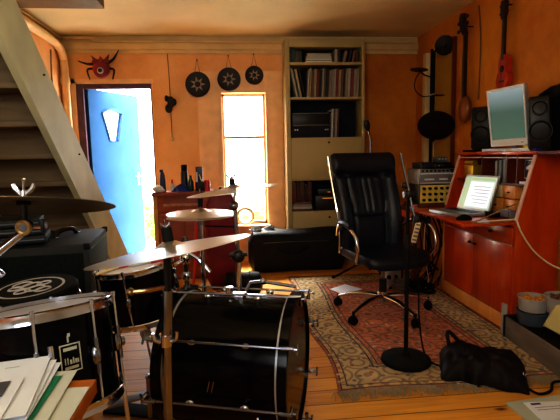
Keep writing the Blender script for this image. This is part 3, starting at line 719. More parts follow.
# ------------------------------------------------------------------ office chair (local frame, faces -Y)
CH = thing('office_chair', 'black leather high-back office chair with chrome arms and star base on the rug', 'chair', (1.13, 3.38, .012), rot=(0, 0, .22), local=True); CH.scale = (1.08, 1.08, 1.0)
b_ = MB('chrome')
for k in range(5):
    a = -PI / 2 + .12 + 2 * PI * k / 5; d = V((math.cos(a), math.sin(a), 0)); s_ = V((-d.y, d.x, 0)); rows = []
    for t in (0, .25, .5, .75, 1):
        c_ = d * (.03 + .31 * t) + V((0, 0, .135 - .05 * t - .02 * math.sin(PI * t) * -1)); w2 = .028 * (1 - .4 * t); h2 = .020 * (1 - .4 * t)
        rows.append([c_ + s_ * (w2 * math.cos(q)) + V((0, 0, h2 * math.sin(q))) for q in [2 * PI * i / 12 for i in range(12)]])
    b_.loft([[tuple(p) for p in r] for r in rows])
b_.cyl((0, 0, .09), (0, 0, .17), .042, .036, 24)
b_.build('star_base', CH)
for k in range(5):
    a = -PI / 2 + .12 + 2 * PI * k / 5; c_ = V((.345 * math.cos(a), .345 * math.sin(a), .03)); ax = V((math.cos(a + 1.2), math.sin(a + 1.2), 0))
    cs = MB('blackm')
    for s_ in (-1, 1): cs.lathe([(0, -.009), (.024, -.009), (.03, -.004), (.03, .004), (.024, .009), (0, .009)], c_ + ax * .014 * s_, ax, 18)
    cs.ell(c_ + V((0, 0, .022)), (.024, .024, .018), 12, 8).cyl(c_ + V((0, 0, .03)), c_ + V((0, 0, .07)), .007, seg=8)
    cs.build('caster', CH)
MB('black').cyl((0, 0, .15), (0, 0, .27), .028).m('chromed').cyl((0, 0, .27), (0, 0, .40), .015).build('gas_lift', CH)
MB('blackm').box(-.13, .13, -.13, .13, .375, .41, .01).box(-.02, .02, .10, .31, .37, .40, .008).tube([(.13, -.03, .385), (.24, -.05, .38)], .008, 8).build('tilt_mechanism', CH)
def sup(x0, x1, y0, y1, z, e=.35, n_=36):
    cx, cy, ax_, ay = (x0 + x1) / 2, (y0 + y1) / 2, (x1 - x0) / 2, (y1 - y0) / 2
    return [(cx + ax_ * math.copysign(abs(math.cos(a)) ** e, math.cos(a)), cy + ay * math.copysign(abs(math.sin(a)) ** e, math.sin(a)), z) for a in [2 * PI * i / n_ for i in range(n_)]]
rows = []
for t, ins in ((0, .03), (.12, .008), (.35, 0), (.65, 0), (.85, .01), (.96, .035), (1, .08)):
    rows.append([(x, y, z + .02 * ((x / .26) ** 2) - (.02 * max(0, (-y - .12) / .14) ** 2)) for x, y, z in sup(-.255 + ins, .255 - ins, -.27 + ins, .25 - ins, .41 + .09 * t)])
MB('leather').loft(rows).build('seat', CH)
# backrest: loft of horizontal sections
def backy(z): t = (z - .44) / .80; return .20 + .10 * t + .05 * t * t - .035 * math.sin(PI * min(1, t * 1.4))
def bulge(x, z):
    t = (z - .44) / .80; u = abs(x) / .26
    b = .0
    seam = lambda v, c_, w_: math.exp(-((v - c_) / w_) ** 2)
    hw = .22 - .04 * seam(t, .45, .3)
    b += .022 * seam(t, .90, .09)                      # head roll
    b -= .016 * seam(t, .775 + .03 * (u ** 2), .018)   # seam under the headrest
    if t < .76:
        xs = .50 + .18 * (t - .35)                     # slanted panel seams
        b -= .014 * seam(u, xs if t > .38 else .50, .05)
        b -= .010 * seam(t, .36 + .02 * u, .016) * (u < .52)
        b += .018 * seam(u, .8, .2)
        if t > .40: b -= .007 * (seam(u, .10, .025) + seam(u, .28, .025))
    return b * 1.7
rows = []
NZs = 44
for i in range(NZs + 1):
    t = i / NZs; z = .44 + .80 * t
    hw = .245 + .025 * t; hw = hw * (1 - .9 * max(0, (t - .955) / .045) ** 3 * .12) * (1 - .25 * max(0, .06 - t) / .06)
    th = .075 * (min(1, (1 - t) / .05 + .15) ** .5) * (min(1, t / .05 + .3) ** .5)
    y0 = backy(z); ring = []
    for k in range(41):
        x = -hw + 2 * hw * k / 40; u = abs(x) / hw; e = (1 - u ** 7) ** .5 if u < 1 else 0
        wing = -.045 * u ** 3
        ring.append((x, y0 + wing - th * .5 * e - bulge(x, z) * e, z))
    for k in range(39, 0, -1):
        x = -hw + 2 * hw * k / 40; u = abs(x) / hw; e = (1 - u ** 7) ** .5
        ring.append((x, y0 - .045 * u ** 3 + th * .5 * e, z))
    rows.append(ring)
MB('leather').loft(rows).build('backrest', CH, ang=60)
for sx in (-1, 1):
    fr_ = MB('chrome')
    fr_.tube([(sx * (.253 + .025 * t), backy(.44 + .8 * t) - .022, .44 + .8 * t) for t in (.02, .2, .4, .6, .8, .97)], .009, 8)
    fr_.build('backrest_frame', CH)
for sx in (-1, 1):
    a_ = MB('chrome')
    pts = [(sx * .262, .20, .60), (sx * .285, .14, .67), (sx * .30, .05, .705), (sx * .305, -.06, .70), (sx * .305, -.16, .65), (sx * .30, -.19, .55), (sx * .285, -.14, .46), (sx * .22, -.08, .43)]
    a_.tube(pts, .013, 10)
    ar = a_.build('armrest', CH)
    MB('leather').tube([(sx * .298, .07, .715), (sx * .305, -.02, .722), (sx * .306, -.10, .708)], .021, 10).build('arm_pad', ar)

# ------------------------------------------------------------------ foreground microphone stand
MX0, MY0 = .99, 2.53
o = thing('round_base_microphone_stand', 'black microphone stand with a heavy round base on the rug', 'microphone stand', (MX0, MY0, .012))
MB('rubber').lathe([(0, 0), (.142, 0), (.146, .006), (.143, .022), (.13, .03), (.05, .036), (.022, .04), (.018, .055), (0, .055)], (MX0, MY0, .012), seg=48).build('base', o)
MB('blackm').cyl((MX0, MY0, .05), (MX0, MY0, .72), .0125).m('black').cyl((MX0, MY0, .70), (MX0, MY0, .78), .019).m('blackm').cyl((MX0, MY0, .78), (MX0 + .004, MY0, 1.0), .0095).build('pole', o)
MB('black').cyl((MX0 - .025, MY0, 1.01), (MX0 + .03, MY0, 1.01), .02).ell((MX0 + .004, MY0, 1.01), (.024, .024, .03), 12, 8).ell((MX0 - .02, MY0, 1.06), (.018, .018, .02), 12, 8).build('boom_clamp', o)
MB('chromed').tube([(MX0 - .045, MY0, 1.245), (MX0 - .02, MY0 - .005, 1.13), (MX0 + .005, MY0 - .01, 1.02), (MX0 + .02, MY0 - .02, .93), (MX0 + .035, MY0 - .03, .87)], .007, 8).build('boom_arm', o)
MB('black').ell((MX0 + .04, MY0 - .03, .865), (.018, .018, .03), 12, 8).build('counterweight', o)
tg = MB('panell').box(MX0 + .018, MX0 + .05, MY0 - .045, MY0 - .035, .735, .855, .003, MX.Rotation(.25, 3, 'Y'))
tg.m('inkgrey')
for q in range(5): tg.box(MX0 + .022, MX0 + .046, MY0 - .0475, MY0 - .0445, .748 + .022 * q, .757 + .022 * q, 0, MX.Rotation(.25, 3, 'Y'), (MX0 + .034, MY0 - .04, .795))
tag(tg.build('paper_tag'), 'pale perforated tag hanging from the round-based microphone stand', 'tag')
tag(MB('rubber').tube([(MX0 + .03, MY0 - .02, .80), (MX0 + .07, MY0, .55), (MX0 + .10, MY0 + .05, .25), (MX0 + .13, MY0 + .02, .03), (MX0 + .17, MY0 - .12, .02), (MX0 + .24, MY0 - .18, .02), (MX0 + .30, MY0 - .10, .02)], .005, 6, n=10).build('microphone_cable'), 'thin black cable dropping from the microphone stand across the rug', 'cable')

# ------------------------------------------------------------------ secretary desk
DYn, DYf = 2.87, 3.92
o = thing('secretary_desk', 'orange cherry-wood secretary desk with open flap and hutch against the right wall', 'desk', (2.03, 3.4, 0))
FXb, FXt = 1.87, 2.00           # front x at worktop and at the top
prof = [(FXb, 0), (2.185, 0), (2.185, 1.215), (FXt, 1.215), (FXb + .01, .775)]
FS = MX(((1, 0, 0, 0), (0, 0, 1, 0), (0, 1, 0, 0), (0, 0, 0, 1)))    # (x,y,z)->(X,Z,Y)
MB('cher').prism(prof, DYn, DYn + .022, FS).build('side_panel', o)
MB('cher').prism(prof, DYf - .022, DYf, FS).build('side_panel', o)
MB('pink').prism([(FXb + .004, .775), (FXt - .006, 1.215), (FXt + .004, 1.215), (FXb + .014, .775)], DYn - .003, DYn + .024, FS).build('edge_strip', o)
MB('pink').prism([(FXb + .004, .775), (FXt - .006, 1.215), (FXt + .004, 1.215), (FXb + .014, .775)], DYf - .024, DYf + .003, FS).build('edge_strip', o)
MB('cher').box(FXt - .01, 2.19, DYn - .01, DYf + .01, 1.215, 1.24, .003).build('desk_top', o)
MB('pink').box(FXt - .006, FXt + .004, DYn + .03, DYf - .03, 1.190, 1.198).build('edge_strip', o)
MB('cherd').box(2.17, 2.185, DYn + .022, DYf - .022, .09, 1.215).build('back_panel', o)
MB('cher').box(FXb, 2.17, DYn + .022, DYf - .022, .735, .76).build('worktop', o)
MB('cherl').box(FXb - .012, FXb + .002, DYn, DYf, 0, .10, .003).build('plinth', o)
MB('cherl').box(FXb - .006, FXb + .01, DYf - .03, DYf + .002, .10, .75).build('corner_post', o)
ym = (DYn + DYf) / 2
for y0, y1 in ((DYn + .025, ym - .003), (ym + .003, DYf - .035)):
    d_ = MB('cher').box(FXb - .004, FXb + .014, y0, y1, .61, .725, .003).build('drawer', o)
    MB('knob').ell((FXb - .016, (y0 + y1) / 2, .665), (.013, .02, .009), 12, 8).build('drawer_pull', d_)
    d_ = MB('cher').box(FXb - .004, FXb + .014, y0, y1, .105, .598, .003).build('cabinet_door', o)
    yk = ym + (.04 if y0 > ym else -.04)
    MB('knob').ell((FXb - .016, yk, .53), (.013, .022, .01), 12, 8).build('door_pull', d_)
MB('pink').box(FXb - .006, FXb + .004, DYn + .03, DYf - .03, .601, .606).build('edge_strip', o)
MB('cher').box(1.52, FXb + .01, DYn + .02, DYf - .10, .745, .765, .003).build('drop_flap', o)
MB('brass').tube([(1.60, DYn + .05, .768), (FXb + .05, DYn + .025, .90)], .005, 6, smooth=False).build('flap_stay', o)
# inside of the hutch
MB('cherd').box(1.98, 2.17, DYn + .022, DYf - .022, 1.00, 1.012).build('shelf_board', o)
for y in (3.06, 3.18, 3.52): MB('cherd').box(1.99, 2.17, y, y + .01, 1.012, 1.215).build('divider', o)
for i, y in enumerate((3.06, 3.22)):
    d_ = MB('panell' if i == 1 else 'cherl').box(1.985, 2.16, y + .005, y + .15, .90, .995, .003).build('small_drawer', o)
    MB('knob').ell((1.98, y + .078, .945), (.008, .016, .006), 10, 6).build('drawer_pull', d_)
for i, y in enumerate((3.06, 3.22)):
    d_ = MB('cherl').box(1.985, 2.16, y + .005, y + .15, .785, .893, .003).build('small_drawer', o)
    MB('knob').ell((1.98, y + .078, .84), (.008, .016, .006), 10, 6).build('drawer_pull', d_)
for i, (y, h, c_, cn) in enumerate(((3.195, .16, (.10, .13, .17), 'slate blue'), (3.222, .17, (.30, .32, .33), 'pale grey'), (3.249, .165, (.03, .05, .08), 'navy'), (3.276, .16, (.22, .27, .28), 'grey-green'), (3.303, .17, (.05, .05, .06), 'black'), (3.33, .155, (.38, .38, .36), 'white'))):
    M['hb%d' % i] = mat('hutch_book_%d' % i, c_, .6, vary=.1)
    q = thing('book', '%s book in the desk hutch, %s from the right' % (cn, ORD[i]), 'book', (2.08, y, 1.013), 'books standing in the desk hutch')
    MB('hb%d' % i).box(2.0, 2.15, y, y + .023, 1.013, 1.013 + h, .002).build('cover', q)
    MB('paperc').box(2.005, 2.145, y + .004, y + .019, 1.013 + h - .001, 1.013 + h + .001).build('page_block', q)
tag(MB('yellowtape').cyl((2.04, 3.72, 1.15), (2.04, 3.86, 1.15), .022, seg=20).m('yellowtape').box(2.02, 2.14, 3.71, 3.87, 1.013, 1.128, .003).build('yellow_roll_box'), 'small yellow box with a roll at the dark left end of the desk hutch', 'box')
q = MB('paper').box(2.035, 2.037, 2.91, 3.04, 1.05, 1.18).m('navy').box(2.033, 2.0345, 2.915, 3.035, 1.055, 1.175)
FQ = MX(((0, 0, -1, 2.033), (-1, 0, 0, 2.975), (0, 1, 0, 1.115), (0, 0, 0, 1)))
q.m('paper').prism([(-.045, .015), (.03, .045), (.035, .03), (-.01, .005), (.04, .005), (.04, -.008), (-.045, -.002)], .0, .002, FQ).prism([(-.02, -.02), (.035, -.035), (.03, -.05), (-.02, -.035)], 0, .002, FQ)
tag(q.build('printed_card'), 'dark card with a white arrow-like mark in the right end of the desk hutch', 'card')
tag(MB('paper').box(1.99, 2.1, 2.93, 3.03, 1.013, 1.03, .002).build('envelope_stack'), 'small white stack of envelopes under the dark card in the hutch', 'papers')
q = MB('greyd').box(1.905, 1.955, 2.99, 3.11, .775, .835, .006).m('inkgrey').box(1.90, 1.906, 3.0, 3.10, .785, .825)
tag(q.build('card_box'), 'small grey box on the desk right of the laptop', 'box')
# clutter on the desk top
tag(MB('paper').box(2.0, 2.12, 2.93, 3.55, 1.2405, 1.262, .004).build('keyboard_slab'), 'long white keyboard-like slab lying along the front edge of the desk top', 'keyboard')
tag(MB('blackm').box(2.02, 2.17, 3.58, 3.9, 1.2405, 1.256, .003).build('folder'), 'flat black folder on the desk top under the farther loudspeaker', 'folder')
tag(MB('yellowtape').lathe([(.012, 0), (.024, 0), (.024, .018), (.012, .018), (.012, 0)], (2.03, 3.02, 1.262), seg=24).build('tape_roll'), 'small roll of yellow tape in front of the monitor', 'tape')
tag(MB('bluecl').box(2.0, 2.05, 2.88, 2.925, 1.2405, 1.258, .004).build('blue_eraser'), 'small blue block on the desk top before the nearer loudspeaker', 'block')

# laptop
o = thing('laptop', 'open silver laptop with a glowing pale page on the desk flap', 'laptop', (1.68, 3.38, .766))
RL = MX.Rotation(.20, 3, 'Z'); LC = (1.73, 3.38, .766)
MB('silver').box(1.59, 1.86, 3.20, 3.56, .767, .790, .005, RL, LC).m('greyd').box(1.61, 1.83, 3.22, 3.54, .790, .7915, 0, RL, LC).build('laptop_base', o)
kb = MB('black')
for i in range(5):
    for j in range(12): kb.box(1.72 + .02 * i, 1.736 + .02 * i, 3.23 + .025 * j, 3.252 + .025 * j, .7915, .7945, 0, RL, LC)
kb.build('keyboard', o)
RT = RL @ MX.Rotation(.33, 3, 'Y')
def lid(mb, y0, y1, z0, z1, x0, x1):
    for_c = V(LC) + RL @ V((.125, 0, .022))
    vs = []
    for x in (x0, x1):
        for y in (y0, y1):
            for z in (z0, z1): vs.append(mb.v(for_c + RT @ V((x, y, z))))
    for q in ((0, 1, 3, 2), (4, 6, 7, 5), (0, 4, 5, 1), (2, 3, 7, 6), (0, 2, 6, 4), (1, 5, 7, 3)): mb.face([vs[i] for i in q])
    return mb
ld = lid(MB('silver'), -.18, .18, 0, .285, 0, .012).build('laptop_lid', o)
s_ = lid(MB('lscreen'), -.165, .165, .018, .270, -.002, 0)
s_.m('lscreenw'); lid(s_, -.15, .10, .03, .23, -.003, -.0021)
s_.m('lscreeng'); lid(s_, .105, .16, .02, .268, -.003, -.0021); lid(s_, -.16, .10, .24, .262, -.003, -.0021)
s_.m('silver')
for q in range(6): lid(s_, -.13, .02 + .02 * (q % 3), .06 + .026 * q, .065 + .026 * q, -.0035, -.0031)
s_.build('screen', ld)
q = thing('computer_mouse', 'black computer mouse beside the laptop on the desk flap', 'mouse', (1.62, 3.08, .766))
MB('blackm').ell((1.62, 3.08, .768), (.058, .034, .036), 18, 10).build('mouse_body', q)
MB('greyd').cyl((1.585, 3.072, .796), (1.585, 3.088, .796), .006, seg=10).build('scroll_wheel', q)
q = thing('pen_tray_clutter', 'dark desk organiser in front of the small drawers of the desk', 'organiser', (1.9, 3.2, .766))
MB('blackm').box(1.86, 1.93, 3.13, 3.24, .766, .80, .004).build('organiser_body', q)
MB('chromed').cyl((1.88, 3.14, .803), (1.92, 3.23, .806), .004, seg=8).build('pen', q)
# cable crossing the desk side
tag(MB('straw').tube([(1.87, 2.86, .79), (1.90, 2.845, .70), (1.98, 2.83, .58), (2.08, 2.80, .49), (2.17, 2.74, .45), (2.19, 2.6, .44)], .006, 8, n=8).m('straw').tube([(1.62, 2.90, .775), (1.87, 2.86, .79)], .005, 8).build('yellow_cable'), 'pale yellow cable hanging across the side of the orange desk', 'cable')

# ------------------------------------------------------------------ monitor + speakers + case on the desk top
o = thing('computer_monitor', 'silver flat-panel monitor with a dim greenish screen on the desk top', 'monitor', (2.05, 3.2, 1.24))
TL, TR, BR, BL = V((1.905, 3.335, 1.69)), V((2.02, 3.06, 1.705)), V((2.06, 3.05, 1.285)), V((1.95, 3.32, 1.275))
def quad(mb, off0, off1, a, b, c_, d):
    """slab over part of monitor plane, a..b horizontal 0-1, c..d vertical 0-1"""
    n_ = (TR - TL).cross(BL - TL).normalized()
    if n_.x > 0: n_ = -n_
    P_ = lambda u, v: (BL.lerp(BR, u)).lerp(TL.lerp(TR, u), v)
    A = [mb.v(P_(u, v) + n_ * off0) for u, v in ((a, c_), (b, c_), (b, d), (a, d))]; B = [mb.v(P_(u, v) + n_ * off1) for u, v in ((a, c_), (b, c_), (b, d), (a, d))]
    mb.face(A[::-1]); mb.face(B)
    for i in range(4): mb.face([A[i], A[(i + 1) % 4], B[(i + 1) % 4], B[i]])
    return mb
ms = quad(MB('silver'), -.035, 0, 0, 1, 0, 1).build('monitor_housing', o)
bz = MB('bezelw'); quad(bz, 0, .008, 0, .04, 0, 1); quad(bz, 0, .008, .96, 1, 0, 1); quad(bz, 0, .008, .04, .96, .96, 1); quad(bz, 0, .008, .04, .96, 0, .12); bz.build('bezel', ms)
quad(MB('screen'), .0005, .002, .04, .96, .12, .96).build('screen', ms)
quad(MB('chromed'), .008, .011, .85, .9, .04, .06).build('power_button', ms)
MB('silver').cyl((2.05, 3.20, 1.2395), (2.05, 3.20, 1.262), .075, seg=28).m('greyd').box(2.04, 2.06, 3.16, 3.24, 1.262, 1.45, .004).build('monitor_stand', o)
def speaker(name, loc, label, lean, rot, w_=.16, h=.36, d=.17):
    o = thing(name, label, 'loudspeaker', loc, 'loudspeakers beside the monitor', rot=(lean[0], lean[1], rot), local=True)
    rows = []
    for t, ins in ((0, .012), (.05, 0), (.5, 0), (.95, .0), (1, .012)):
        rows.append([(x, y, h * t) for x, y, _ in rrect(-w_ / 2 + ins, w_ / 2 - ins, -d / 2 + ins, d / 2 - ins, 0, .02)])
    MB('black').loft(rows).build('enclosure', o)
    for nm, z, r in (('tweeter', h * .78, .045), ('woofer', h * .36, .066)):
        MB('tolex').lathe([(r * 1.12, 0), (r * 1.12, .008), (r, .010), (r * .92, .002), (r * .45, -.015), (r * .3, -.012), (0, -.002)], (0, -d / 2 - .001, z), (0, -1, 0), 28).build(nm, o)
        MB('black').torus((0, -d / 2 - .008, z), (0, 1, 0), r * 1.05, .0035, 32, 6).build(nm + '_ring', o)
    return o
speaker('loudspeaker', (2.065, 3.66, 1.2565), 'black two-way loudspeaker left of the monitor by the hanging long-necked instrument', (0, 0), -.75, .15, .345, .15)
speaker('loudspeaker', (2.075, 2.945, 1.2405), 'black two-way loudspeaker right of the monitor by the big dark case', (0, -.06), -.55, .14, .36, .13)
o = thing('instrument_case', 'big black rounded soft case leaning against the wall at the near end of the desk', 'case', (2.15, 2.7, 1.24))
MB('bagcloth').prism([(2.50, 1.24), (2.50, 1.62), (2.62, 1.665), (2.80, 1.68), (2.98, 1.67), (3.10, 1.63), (3.19, 1.55), (3.22, 1.44), (3.22, 1.24)], 2.155, 2.197, F_).build('case_body', o)
MB('rubber').tube([(2.153, 2.60, 1.3), (2.152, 2.62, 1.52), (2.152, 2.84, 1.60), (2.152, 3.08, 1.52), (2.153, 3.14, 1.3)], .006, 6).build('case_seam', o)
# bracket shelf that carries the case
o = thing('wall_shelf', 'plain dark shelf on the right wall level with the desk top', 'shelf', (2.1, 2.6, 1.2))
MB('cherd').box(1.99, 2.2, 2.35, 2.855, 1.215, 1.239, .003).build('shelf_board', o)
MB('cherd').box(2.02, 2.2, 2.36, 2.38, 1.08, 1.215).build('bracket', o)

# ------------------------------------------------------------------ side table with rack gear
o = thing('equipment_table', 'dark reddish table behind the desk carrying the sound equipment', 'table', (1.88, 4.15, 0))
MB('cherd').box(1.60, 2.18, 3.96, 4.36, .70, .73, .004).build('table_top', o)
for x, y in ((1.63, 3.99), (2.15, 3.99), (1.63, 4.33), (2.15, 4.33)): MB('cherd').box(x - .02, x + .02, y - .02, y + .02, 0, .70).build('leg', o)
MB('cher').box(1.60, 1.62, 3.98, 4.34, .64, .70).build('apron', o)
o = thing('yellow_sound_module', 'yellow-fronted sound module full of black knobs on the equipment table', 'sound module', (1.88, 4.2, .77))
MB('black').box(1.70, 2.05, 4.06, 4.33, .775, .95, .004).build('module_body', o)
MB('amber').box(1.705, 2.045, 4.052, 4.06, .78, .945).build('front_panel', o)
for i in range(6):
    for j in range(3):
        MB('black').cyl((1.735 + .056 * i, 4.052, .81 + .052 * j), (1.735 + .056 * i, 4.03, .81 + .052 * j), .013, seg=12).build('knob', o)
tag(MB('cherd').box(1.66, 2.08, 4.0, 4.35, .731, .774, .004).build('flat_wooden_box'), 'flat dark wooden box under the yellow sound module', 'box')
o = thing('mixing_desk', 'grey rack mixer with white strips stacked on the yellow sound module', 'mixer', (1.88, 4.2, .952))
MB('greyd').box(1.69, 2.06, 4.05, 4.34, .952, 1.09, .004).build('mixer_body', o)
MB('paper').box(1.70, 2.05, 4.043, 4.05, 1.045, 1.055).box(1.74, 1.83, 4.043, 4.05, .99, 1.005).box(1.88, 1.96, 4.043, 4.05, .99, 1.005).box(1.70, 2.05, 4.043, 4.05, .962, .968).build('label_strip', o)
for i in range(9): MB('blackm').cyl((1.72 + .039 * i, 4.05, 1.075), (1.72 + .039 * i, 4.03, 1.075), .008, seg=10).build('knob', o)
o = thing('patch_box', 'small black patch box with rows of jacks on top of the grey mixer', 'patch box', (1.9, 4.2, 1.092))
MB('black').box(1.72, 2.02, 4.08, 4.30, 1.092, 1.15, .006).build('patch_body', o)
for i in range(8): MB('chromed').cyl((1.745 + .035 * i, 4.08, 1.12), (1.745 + .035 * i, 4.068, 1.12), .008, seg=10).build('jack_socket', o)
o = thing('effects_pedal', 'little blue-grey effects box sitting on the patch box', 'effects box', (1.95, 4.2, 1.15))
MB('greybl').box(1.89, 1.99, 4.12, 4.22, 1.151, 1.20, .006).build('pedal_body', o)
for i in range(3): MB('silver').cyl((1.91 + .03 * i, 4.12, 1.18), (1.91 + .03 * i, 4.108, 1.18), .008, seg=10).build('knob', o)
cb = MB('rubber'); random.seed(5)
for k in range(7):
    x = 2.04 + .02 * k
    cb.tube([(x - .1, 4.05, 1.12 - .02 * k), (x, 3.99 - .01 * k, 1.08), (x + .02, 3.975, .92), (x - .04 + .01 * k, 4.0, .80)], .005, 6)
tag(cb.build('patch_cables'), 'bundle of black patch cables hanging at the right of the mixer', 'cables', kind='stuff')
tag(MB('paper').box(1.615, 1.70, 4.0, 4.12, .731, .745, .002).m('redp').box(1.62, 1.65, 4.0, 4.03, .745, .765, .002).build('note_pad'), 'small white note pad with a red corner at the edge of the equipment table', 'note pad')
cb = MB('rubber')
for k in range(9):
    x = 1.66 + .035 * k; cb.tube([(x, 3.99 + .01 * k, .69), (x + random.uniform(-.06, .06), 3.95, .45), (x + random.uniform(-.08, .08), 3.98, .2), (x - .1, 3.96, .02)], .006, 6)
tag(cb.build('hanging_cables'), 'dark cables hanging in front of the equipment table legs', 'cables', kind='stuff')
tag(MB('straw').tube([(1.72, 3.95, .69), (1.70, 3.94, .4), (1.74, 3.93, .1), (1.70, 3.9, .02)], .004, 6).build('pale_cable'), 'thin pale cable hanging left of the desk to the floor', 'cable')
for i, (x, y, r, mm, lab) in enumerate(((1.66, 3.86, .10, 'rubber', 'coil of black cable on the floor by the left corner of the desk'), (1.50, 4.0, .08, 'greyd', 'coil of grey cable on the floor behind the chair base'), (1.66, 3.98, .085, 'rubber', 'coil of black cable against the leg of the equipment table'))):
    c_ = MB(mm)
    for q in range(6): c_.torus((x + .012 * math.sin(q * 2), y + .012 * math.cos(q * 3), .014 + .012 * q), (.12 * math.sin(q * 1.7), .12 * math.cos(q * 2.3), 1), r - .008 * (q % 3), .0065, 28, 6)
    tag(c_.build('cable_coil'), lab, 'cable', 'cable coils on the floor near the equipment table')
o = thing('power_adapter', 'pale plastic power box on the floor behind the chair', 'power box', (1.40, 4.02, 0))
MB('greyl').box(1.36, 1.43, 3.98, 4.06, .01, .16, .006, rz(.3)).build('adapter_body', o)
MB('rubber').cyl((1.39, 3.985, .12), (1.385, 3.965, .12), .02, seg=12).build('socket', o)
o = thing('stomp_box', 'grey metal box standing on edge behind the chair base', 'box', (1.50, 3.95, 0))
MB('silver').box(1.44, 1.55, 4.10, 4.14, .0, .24, .005, rz(-.2)).build('box_body', o)
MB('black').cyl((1.50, 4.10, .19), (1.495, 4.08, .19), .015, seg=12).cyl((1.50, 4.10, .09), (1.495, 4.08, .09), .015, seg=12).build('box_knob', o)

# ------------------------------------------------------------------ right wall: panel, cymbal tree, instruments
o = thing('framed_wall_panel', 'tall ochre panel with a pale wooden upright on the right wall', 'panel', (2.18, 4.7, 1.0))
MB('panell').box(2.10, 2.195, 4.90, 4.98, .95, 2.30, .004).build('pale_upright', o)
MB('panel').box(2.165, 2.195, 4.42, 4.90, .95, 2.33, .004).build('ochre_panel', o)
MB('cherd').box(2.155, 2.195, 4.40, 4.42, .95, 2.35, .002).build('dark_edge', o)
MB('straw').box(2.155, 2.168, 4.80, 4.81, .95, 2.32).build('pale_groove', o)
o = thing('percussion_stand', 'black upright stand carrying dark cymbals in the far right corner', 'stand', (1.99, 4.50, 0))
MB('blackm').cyl((1.99, 4.50, .10), (1.99, 4.50, 2.25), .014).cyl((2.005, 4.50, 1.35), (2.005, 4.50, 2.22), .02).build('pole', o)
for k in range(3):
    a = .4 + 2 * PI * k / 3; rr = .14
    MB('blackm').tube([(1.99, 4.5, .14), (1.99 + rr * math.cos(a), 4.5 + rr * math.sin(a), .01)], .01, 8, smooth=False).build('leg', o)
MB('blackm').tube([(1.99, 4.5, 2.2), (2.04, 4.48, 2.25), (2.09, 4.46, 2.27)], .008, 8).build('arm', o)
MB('blackm').tube([(1.99, 4.5, 1.98), (1.90, 4.47, 2.00), (1.84, 4.45, 2.04)], .007, 8).build('arm', o)
MB('blackm').tube([(1.99, 4.5, 1.45), (2.0, 4.42, 1.50)], .009, 8, smooth=False).build('arm', o)
MB('silver').box(1.93, 2.02, 4.47, 4.49, 1.80, 1.815, .002, MX.Rotation(-.2, 3, 'Y')).build('clip', o)
MB('rubber').tube([(1.86, 4.45, 2.04), (1.80, 4.44, 1.95), (1.80, 4.44, 1.85), (1.88, 4.45, 1.79), (1.98, 4.48, 1.80)], .005, 6).build('cable_loop', o)
def cymbal(name, c_, nrm, r, mm, label, cat='cymbal', group=None, bell=.18, rise=.05):
    mb = MB(mm); pr = [(.0, rise * r * 2.6), (bell * r * .5, rise * r * 2.4), (bell * r * .9, rise * r * 1.6), (bell * r * 1.15, rise * r * 1.25)]
    for k in range(1, 9): t = k / 8; rr_ = bell * r * 1.15 + (r - bell * r * 1.15) * t; pr.append((rr_, rise * r * 1.25 * (1 - t ** 1.6)))
    th = .0016
    low = [(a, b - th) for a, b in pr[::-1]]
    mb.lathe(pr + low, c_, nrm, 56)
    o = mb.build(name, ang=50)
    return tag(o, label, cat, group)
cymbal('cymbal', (2.0, 4.40, 1.50), (-.30, -.62, -.60), .175, 'cymblk', 'large dark cymbal tilted toward the room above the mixer', group='dark cymbals on the corner stand')
cymbal('cymbal', (1.84, 4.45, 2.045), (.1, .05, 1), .085, 'cymblk', 'small dark cymbal seen edge-on at the left arm of the corner stand', group='dark cymbals on the corner stand')
cymbal('cymbal', (2.095, 4.45, 2.275), (-.30, -.85, -.35), .095, 'cymblk', 'round dark disc topping the corner stand', group='dark cymbals on the corner stand')
cymbal('cymbal', (2.035, 4.45, 1.80), (.05, .0, 1), .065, 'cymblk', 'smallest dark cymbal halfway up the corner stand', group='dark cymbals on the corner stand')

o = thing('long_necked_lute', 'dark long-necked string instrument with amber bowl hanging on the right wall', 'string instrument', (2.15, 4.1, 1.5))
Y0 = 4.11
MB('sazb').ell((2.14, Y0, 1.63), (.05, .085, .125), 22, 14).build('body', o)
MB('dkwood').loft([[(2.115 + a, Y0 + b, z) for a, b in ((0, -.022 * k_), (0, .022 * k_), (.03, .016 * k_), (.03, -.016 * k_))] for z, k_ in ((1.70, 1.1), (2.0, .85), (2.30, .7))]).build('neck', o)
MB('dkwood').loft([[(2.11 + a + dx, Y0 + b, z) for a, b in ((0, -.028 * k_), (0, .028 * k_), (.035, .028 * k_), (.035, -.028 * k_))] for z, k_, dx in ((2.29, .8, .0), (2.34, 1.1, -.02), (2.42, 1.2, -.03), (2.47, .8, -.03))]).build('head', o)
for i, (z, sgn) in enumerate(((2.33, 1), (2.37, -1), (2.40, 1), (2.43, -1))):
    MB('dkwood').cyl((2.10, Y0, z), (2.10, Y0 + sgn * .065, z), .007, seg=8).ell((2.10, Y0 + sgn * .075, z), (.012, .022, .018), 10, 8).build('tuning_peg', o)
MB('dkwood').cyl((2.10, Y0, 2.36), (2.20, Y0, 2.36), .006, seg=8).build('wall_hook', o)
MB('chromed').cyl((2.108, Y0 - .006, 1.55), (2.108, Y0 - .006, 2.3), .001, seg=5).cyl((2.108, Y0 + .006, 1.55), (2.108, Y0 + .006, 2.3), .001, seg=5).build('strings', o)
tag(MB('string').tube([(2.17, 3.97, 2.50), (2.185, 3.95, 2.2), (2.185, 3.96, 1.7)], .006, 6).build('hanging_strap'), 'thin dark strap hanging beside the long-necked instrument', 'strap')

